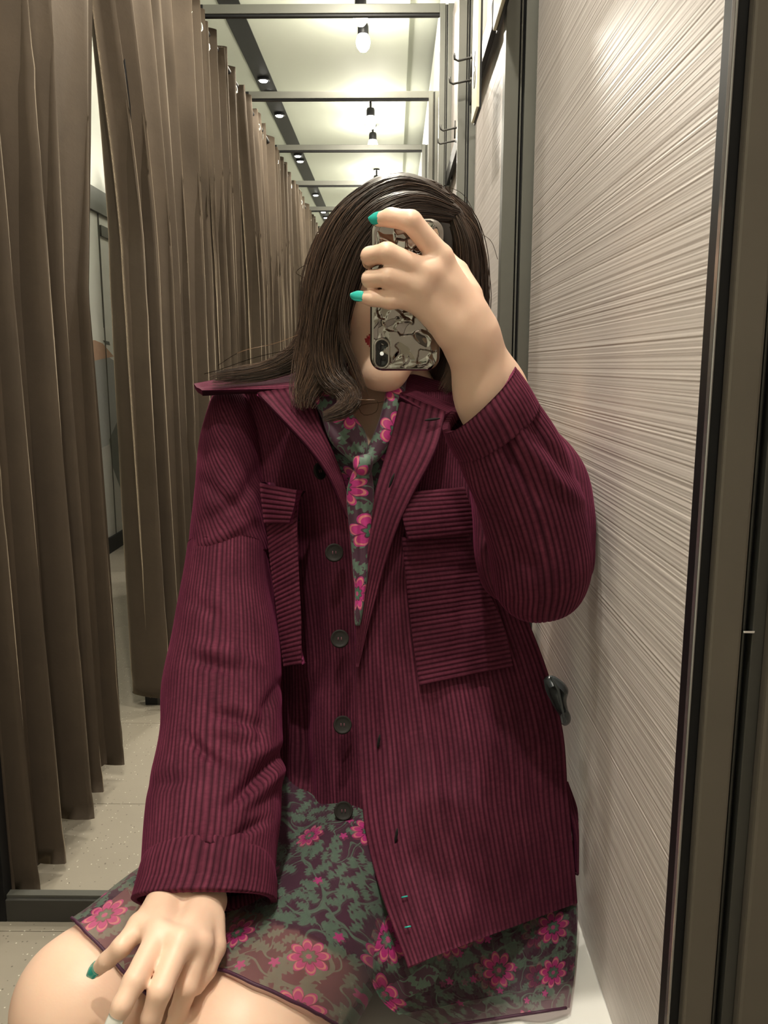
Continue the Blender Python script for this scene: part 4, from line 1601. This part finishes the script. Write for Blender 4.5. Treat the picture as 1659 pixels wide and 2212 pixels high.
# ================================================================== HAIR
GUIDES = {
    'g1': [(985, 466, .992, .008), (900, 446, .968, .013), (826, 470, .960, .016), (764, 545, .966, .018), (726, 640, .976, .019), (706, 740, .985, .019), (716, 815, .980, .015), (758, 856, .966, .0100), (744, 884, .952, .0075), (690, 906, .945, .0035)],
    'g1b': [(985, 468, .985, .005), (880, 462, .956, .008), (800, 515, .950, .008), (752, 620, .956, .006), (740, 720, .962, .004), (768, 800, .965, .003), (790, 862, .965, .001)],
    'g2': [(965, 440, 1.02, .010), (862, 424, 1.0, .018), (775, 480, .995, .023), (728, 570, 1.0, .025), (702, 680, 1.005, .025), (688, 770, 1.0, .021), (672, 825, .988, .015), (655, 862, .976, .009), (662, 892, .968, .004)],
    'g3': [(950, 420, 1.06, .010), (856, 420, 1.05, .020), (770, 480, 1.05, .026), (716, 580, 1.055, .027), (692, 690, 1.050, .024), (655, 758, 1.035, .013), (580, 800, 1.022, .0055), (450, 818, 1.02, .0025)],
    'g4': [(930, 416, 1.12, .013), (848, 430, 1.13, .024), (765, 500, 1.13, .029), (722, 620, 1.13, .029), (706, 760, 1.12, .027), (684, 850, 1.09, .016)],
    'r0': [(985, 468, .985, .006), (1006, 525, .985, .009), (1012, 610, .995, .011), (1010, 700, 1.01, .010), (992, 790, 1.02, .008), (950, 850, 1.02, .004)],
    'r1': [(985, 466, .995, .008), (1008, 515, 1.0, .013), (1018, 600, 1.015, .015), (1018, 700, 1.03, .015), (1000, 790, 1.04, .013), (975, 850, 1.04, .008)],
    'r2': [(962, 434, 1.05, .010), (998, 485, 1.06, .016), (1015, 580, 1.07, .019), (1016, 700, 1.08, .019), (1000, 820, 1.08, .016), (960, 865, 1.07, .009)],
    'r3': [(930, 416, 1.12, .017), (970, 490, 1.14, .025), (985, 600, 1.15, .030), (978, 740, 1.14, .030), (950, 840, 1.13, .024)],
    'bk': [(900, 420, 1.13, .025), (870, 510, 1.165, .036), (860, 650, 1.165, .04), (850, 790, 1.155, .038), (842, 850, 1.15, .028)],
    'tp': [(975, 452, 1.00, .009), (905, 430, 1.00, .015), (838, 446, 1.0, .019), (780, 520, 1.01, .021), (745, 620, 1.02, .022), (728, 760, 1.03, .018)],
}
hf = Field((-.30, .90, Z(-.12)), (.16, 1.28, Z(.29)), .0035)
hf.group([hell((0, -.018, .040), (.078, .095, .083))], .01, 0)
hf.group([hell((.004, .085, -.040), (.060, .062, .082))], .01, .01, cut=True)
STR = []
strand_v = []
for gn, g in GUIDES.items():
    A = spline([list(W(x, y, d)) + [r] for x, y, d, r in g], 40)
    pr = [('c', A[i, :3], A[i + 2, :3], A[i, 3] * .86, A[i + 2, 3] * .86) for i in range(0, 36, 2) if A[i + 2, 3] > .0085]
    if pr: hf.group(pr, .004, .010)
    STR.append((gn, A))
HV, HF = hf.mesh()
HV = relax(HV, HF, 2)
Vs, Fs, At = [HV], [HF], [np.full(len(HV), .12)]
base = len(HV)
NP = 26
NUM = {'g1': 620, 'g1b': 90, 'g2': 760, 'g3': 820, 'g4': 420, 'r0': 170, 'r1': 380, 'r2': 380, 'r3': 240, 'bk': 200, 'tp': 520}
for gn, A in STR:
    A = spline(A, NP)
    C = A[:, :3]
    T = np.gradient(C, axis=0); T /= np.linalg.norm(T, axis=1, keepdims=True)
    up = np.array([.2, -1, .3])
    a1 = np.cross(T, up); a1 /= np.linalg.norm(a1, axis=1, keepdims=True)
    a2 = np.cross(a1, T)
    for i in range(NUM[gn]):
        th = rng.uniform(0, 2 * math.pi)
        if rng.random() < .75: th = rng.normal(math.pi / 2, 1.0)      # favour the side seen from the room
        rr = rng.uniform(.80, 1.03) if rng.random() < .85 else rng.uniform(1.0, 1.16)
        t = np.linspace(0, 1, NP)
        w1, w2, p1, p2 = rng.uniform(.5, 1.6), rng.uniform(2, 4), rng.uniform(0, 6.28), rng.uniform(0, 6.28)
        rad = A[:, 3] * rr * (1 + .10 * np.sin(w2 * 3 * t + p2))
        thv = th + .35 * np.sin(w1 * 3 * t + p1) * t + rng.normal(0, .25) * t
        # ends fan out
        spread = 1 + rng.uniform(0, 2.2 if gn == 'g3' else (.35 if gn in ('g1', 'g1b') else .9)) * np.clip(t - .66, 0, 1) / .34
        P = C + (np.cos(thv) * rad * spread)[:, None] * a1 + (np.sin(thv) * rad)[:, None] * a2
        P += rng.normal(0, .0014, 3) * t[:, None] + rng.normal(0, .006 if gn == 'g3' else .003, 3) * np.clip(t - .6, 0, 1)[:, None] ** 1.5
        l0, l1 = rng.uniform(0, .06), (rng.uniform(.90, 1.0) if gn == 'g1' else 1.0 - .30 * rng.beta(1, 2.2))
        P = spline(P, 60)[int(l0 * 59):int(l1 * 59) + 1]
        P = P[np.linspace(0, len(P) - 1, NP).astype(int)]
        wdt = rng.uniform(.00035, .00085) * (1 - .75 * np.linspace(0, 1, NP) ** 3)
        Tt = np.gradient(P, axis=0); Tt /= np.linalg.norm(Tt, axis=1, keepdims=True) + 1e-9
        b1 = np.cross(Tt, [.3, -.8, .5]); b1 /= np.linalg.norm(b1, axis=1, keepdims=True) + 1e-9
        b2 = np.cross(b1, Tt)
        ring = np.stack([P + b1 * wdt[:, None] * math.cos(q) + b2 * wdt[:, None] * math.sin(q) for q in (0, 2.094, 4.189)], 1)
        Vs.append(ring.reshape(-1, 3))
        k = np.arange(NP - 1)[:, None]; j = np.arange(3)[None]; j2 = (j + 1) % 3
        Fs.append(np.stack(np.broadcast_arrays(base + k * 3 + j, base + k * 3 + j2, base + (k + 1) * 3 + j2, base + (k + 1) * 3 + j), -1).reshape(-1, 4))
        tone = np.clip(rng.beta(2, 3) * .75 + .35 * np.linspace(0, 1, NP) ** 2 * rng.uniform(.3, 1), 0, 1)
        At.append(np.repeat(tone, 3))
        base += NP * 3
# a few loose flyaway hairs
for (x0, y0, d0), pts in [((690, 560, 1.02), [(655, 575, 1.02), (640, 590, 1.02), (690, 610, 1.02)]), ((705, 600, .98), [(690, 640, .97), (720, 600, .97), (735, 590, .97)]),
                          ((1030, 500, 1.03), [(1060, 520, 1.03), (1075, 560, 1.03)]), ((660, 750, 1.0), [(560, 770, 1.0), (470, 800, 1.0), (440, 808, 1.0)]),
                          ((700, 700, .99), [(600, 740, 1.0), (520, 760, 1.0), (470, 790, 1.0)]), ((960, 400, 1.05), [(1000, 420, 1.05), (1030, 470, 1.05)]),
                          ((740, 840, .965), [(775, 862, .955), (815, 866, .955), (812, 890, .955), (785, 896, .955), (776, 878, .955), (830, 868, .955)])]:
    P = spline([W(x0, y0, d0)] + [W(*p) for p in pts], NP)
    wdt = np.full(NP, .00035)
    ring = np.stack([P + np.array([wdt[0] * math.cos(q), 0, wdt[0] * math.sin(q)]) for q in (0, 2.094, 4.189)], 1)
    Vs.append(ring.reshape(-1, 3))
    k = np.arange(NP - 1)[:, None]; j = np.arange(3)[None]; j2 = (j + 1) % 3
    Fs.append(np.stack(np.broadcast_arrays(base + k * 3 + j, base + k * 3 + j2, base + (k + 1) * 3 + j2, base + (k + 1) * 3 + j), -1).reshape(-1, 4))
    At.append(np.full(NP * 3, .9)); base += NP * 3
me = mesh_np('hair', np.concatenate(Vs), np.concatenate(Fs))
at_ = me.attributes.new('strand', 'FLOAT', 'POINT')
at_.data.foreach_set('value', np.concatenate(At).astype(np.float32))
hair = link('hair', me, MAT['hair'], person)
hair['label'] = 'long dark brown hair swept to one side'

# ================================================================== PHONE
pc = W(878, 642, .812)
pn = np.array([.10, -.975, -.174]); pn /= np.linalg.norm(pn)
pu = np.array([.012, -.174, .985]); pu -= pn * (pu @ pn); pu /= np.linalg.norm(pu)
pr_ = np.cross(pu, pn) * -1
if pr_[0] < 0: pr_ = -pr_
PWd, PHt, PTh, CR = .0340, .0705, .0105, .0125


def ph(x, y, z): return pc + pr_ * x + pu * y + pn * z


def rr_outline(hw, hh, r, n=10):
    out = []
    for cx, cy, a0 in ((hw - r, hh - r, 0), (-hw + r, hh - r, 90), (-hw + r, -hh + r, 180), (hw - r, -hh + r, 270)):
        for k in range(n + 1):
            a = math.radians(a0 + 90 * k / n)
            out.append((cx + r * math.cos(a), cy + r * math.sin(a)))
    return out


phone = empty('phone', tuple(pc))
tag(phone, 'phone in crinkled silver mirror case held before the face', 'phone')
m = MB()
lay = [(.0, -.0005), (.0012, 0.0), (.0016, -.0022), (.0016, -.0085), (.0004, -PTh)]
V, F = [], []
for g_, z_ in ((-.0035, .0), (-.0008, -.0008), (0, -.0028), (0, -.0085), (-.0015, -PTh)):
    V += [ph(x, y, z_) for x, y in rr_outline(PWd + g_, PHt + g_, CR + g_ * .5)]
n = 44
for i in range(4):
    for k in range(n):
        F.append((i * n + k, i * n + (k + 1) % n, (i + 1) * n + (k + 1) % n, (i + 1) * n + k))
F.append(tuple(4 * n + k for k in range(n)))
m.add(V, F)
m.build('case_rim', MAT['case'], phone, True)
# crinkled back: facets like crumpled foil
nx_, ny_ = 130, 270
xs_, ys_ = np.linspace(-1, 1, nx_), np.linspace(-1, 1, ny_)
cells_ = np.stack([rng.uniform(-PWd, PWd, 95), rng.uniform(-PHt, PHt, 95)], -1)
slope = rng.normal(0, .34, (95, 2))
G = np.zeros((nx_, ny_, 3))
hw, hh, r_ = PWd - .0030, PHt - .0030, CR - .002
XX, YY = np.meshgrid(xs_ * hw, ys_ * hh, indexing='ij')
# squeeze the grid into the rounded outline
yy_ex = np.maximum(np.abs(YY) - (hh - r_), 0)
lim = np.where(np.abs(YY) > hh - r_, hw - r_ + np.sqrt(np.maximum(r_ ** 2 - yy_ex ** 2, 0)), hw)
XX = XX * lim / hw
dx_ = XX[..., None] + .0035 * np.array([[mnoise.noise(Vector((x * 160, y * 160, 3))) for y in YY[0]] for x in XX[:, 0]])[..., None]
dist = np.hypot(dx_ - cells_[:, 0], YY[..., None] - cells_[:, 1])
o2 = np.argsort(dist, -1)[..., :2]
i1 = o2[..., 0]
hgt = slope[i1, 0] * (XX - cells_[i1, 0]) + slope[i1, 1] * (YY - cells_[i1, 1])
d1_ = np.take_along_axis(dist, o2[..., :1], -1)[..., 0]; d2_ = np.take_along_axis(dist, o2[..., 1:2], -1)[..., 0]
hgt += .0011 * np.exp(-((d2_ - d1_) / .0016) ** 2)
for _ in range(9):
    hgt[1:-1, 1:-1] = (hgt[1:-1, 1:-1] * 2 + hgt[:-2, 1:-1] + hgt[2:, 1:-1] + hgt[1:-1, :-2] + hgt[1:-1, 2:]) / 6
edge = np.clip(np.minimum((lim - np.abs(XX)) / .004, (hh - np.abs(YY)) / .004), 0, 1)
hgt = np.clip(hgt, -.0012, .0018) * edge + .0003
G = pc + XX[..., None] * pr_ + YY[..., None] * pu + hgt[..., None] * pn
link('case_back', mesh_np('case_back', G.reshape(-1, 3), grid_faces(nx_, ny_)), MAT['case'], phone)
# camera island
cx, cy = -.0232, -.0530
V, F = [], []
for g_, z_ in ((.0012, .0005), (.0012, .0022), (0, .0026), (-.0010, .0022), (-.0011, .0012)):
    V += [ph(cx + x, cy + y, z_) for x, y in rr_outline(.0068 + g_, .0138 + g_, .0066 + g_)]
for i in range(4):
    for k in range(n):
        F.append((i * n + k, i * n + (k + 1) % n, (i + 1) * n + (k + 1) % n, (i + 1) * n + k))
MB().add(V, F).build('camera_ring', MAT['case'], phone, True)
V = [ph(cx + x, cy + y, .0016) for x, y in rr_outline(.0060, .0130, .0058)]
cb = MB().add(V, [tuple(range(n))]).build('camera_glass', MAT['lens'], phone)
Mp = Matrix.Translation(Vector(ph(cx, cy, .0017))) @ Vector(pn).to_track_quat('Z', 'Y').to_matrix().to_4x4()
for dy in (-.0072, .0072):
    Ml = Matrix.Translation(Vector(ph(cx, cy + dy, .0017))) @ Vector(pn).to_track_quat('Z', 'Y').to_matrix().to_4x4()
    MB().lathe([(.0048, 0), (.0046, .0004), (.0040, .0004), (.0038, .0001), (0, .0001)], Ml, 24).build('lens', MAT['lens'], phone, True)
MB().lathe([(.0019, 0), (.0019, .0004), (.0015, .0006), (0, .0007)], Mp, 18).build('flash', MAT['flash'], phone, True)

# ================================================================== BAG BEHIND THE WOMAN
pts = [(1172, 1466), (1186, 1459), (1199, 1461), (1220, 1477), (1228, 1492), (1224, 1512), (1227, 1532), (1233, 1548), (1231, 1562), (1219, 1568), (1205, 1555), (1188, 1520), (1175, 1490)]
bg = empty('bag_handle', tuple(W(1200, 1515, .99)))
tag(bg, 'dark grey glossy bag handle showing behind the jacket beside the combed wall', 'bag')
oc_ = np.array([np.mean([p[0] for p in pts]), np.mean([p[1] for p in pts])])
op = spline(pts + [pts[0]], 60)[:-1]
V, F = [], []
for k_, (sc_k, dd_) in enumerate(((.55, .972), (.86, .976), (1.0, .986), (1.0, 1.000), (.85, 1.010))):
    for p in op:
        q = oc_ + (p - oc_) * sc_k
        V.append(W(q[0], q[1], dd_))
nn = len(op)
for i in range(4):
    for k in range(nn):
        F.append((i * nn + k, i * nn + (k + 1) % nn, (i + 1) * nn + (k + 1) % nn, (i + 1) * nn + k))
F.append(tuple(range(nn))); F.append(tuple(4 * nn + k for k in range(nn)))
MB().add(V, F).build('handle', MAT['grey_bag'], bg, True)
MB().tube([W(1190, 1462, .972), W(1206, 1490, .968), (W(1214, 1530, .970)), W(1222, 1560, .974)], .0018, 8).build('seam_ridge', MAT['grey_bag'], bg, True)

bb = empty('black_bag', tuple(W(1130, 1300, 1.30)))
tag(bb, 'small black bag with silver ring behind the raised elbow', 'bag')
c0 = W(1118, 1290, 1.30)
m = MB().box(c0[0] - .05, c0[0] + .022, 1.27, 1.33, Z(ZB) + .002, c0[2] + .01, 0, .012)
m.build('body', MAT['black_bag'], bb, True)
cr_ = Vector(W(1138, 1306, 1.255))
MB().lathe([(.007 + .0018 * math.cos(q), .0018 * math.sin(q)) for q in np.linspace(0, 2 * math.pi, 9)],
           Matrix.Translation(cr_) @ Matrix.Rotation(1.3, 4, 'X'), 24).build('ring', MAT['chrome'], bb, True)


# ================================================================== PRINTED POSTER ON THE CORRIDOR WALL
def WX(px, py, x):
    v = ray(px, py)
    return _C + v * ((x - _C[0]) / v[0])


po = empty('wall_poster', tuple(WX(255, 950, -1.69)))
tag(po, 'large printed poster of a figure in grey clothes on the corridor wall', 'poster')
y_a, y_b = WX(150, 900, -1.7)[1], WX(330, 900, -1.7)[1]
MB().box(-1.700, -1.6975, y_a, y_b, Z(ZF) + .10, Z(.22)).build('sheet', MAT['pale_cloth'] if False else MAT['white_paint'], po)
shapes = [([(150, 800), (205, 776), (232, 770), (258, 786), (285, 835), (300, 900), (310, 1160), (150, 1160)], 'pale_cloth'),
          ([(150, 790), (205, 776), (232, 770), (258, 786), (284, 832), (296, 900), (262, 900), (236, 960), (150, 1000)], 'grey_cloth'),
          ([(296, 860), (262, 890), (236, 950), (244, 1010), (262, 1060), (300, 960)], 'p_dark'),
          ([(150, 735), (205, 735), (222, 742), (246, 770), (232, 773), (205, 779), (150, 790)], 'p_skin'),
          ([(222, 735), (236, 738), (238, 746), (228, 744)], 'p_dark'),
          ([(248, 773), (268, 784), (280, 803), (280, 813), (264, 811), (252, 794)], 'p_light')]
MAT['p_dark'] = simple('printed shadow grey', (.14, .15, .13), .6)
MAT['p_skin'] = simple('printed skin tone', (.52, .33, .22), .6)
MAT['p_light'] = simple('printed pale grey', (.55, .55, .52), .6)
for i, (pl, mk) in enumerate(shapes):
    xk = -1.6972 + .0003 * i
    MB().add([WX(x, y, xk) for x, y in pl], [tuple(range(len(pl)))]).build('print_area', MAT[mk], po)
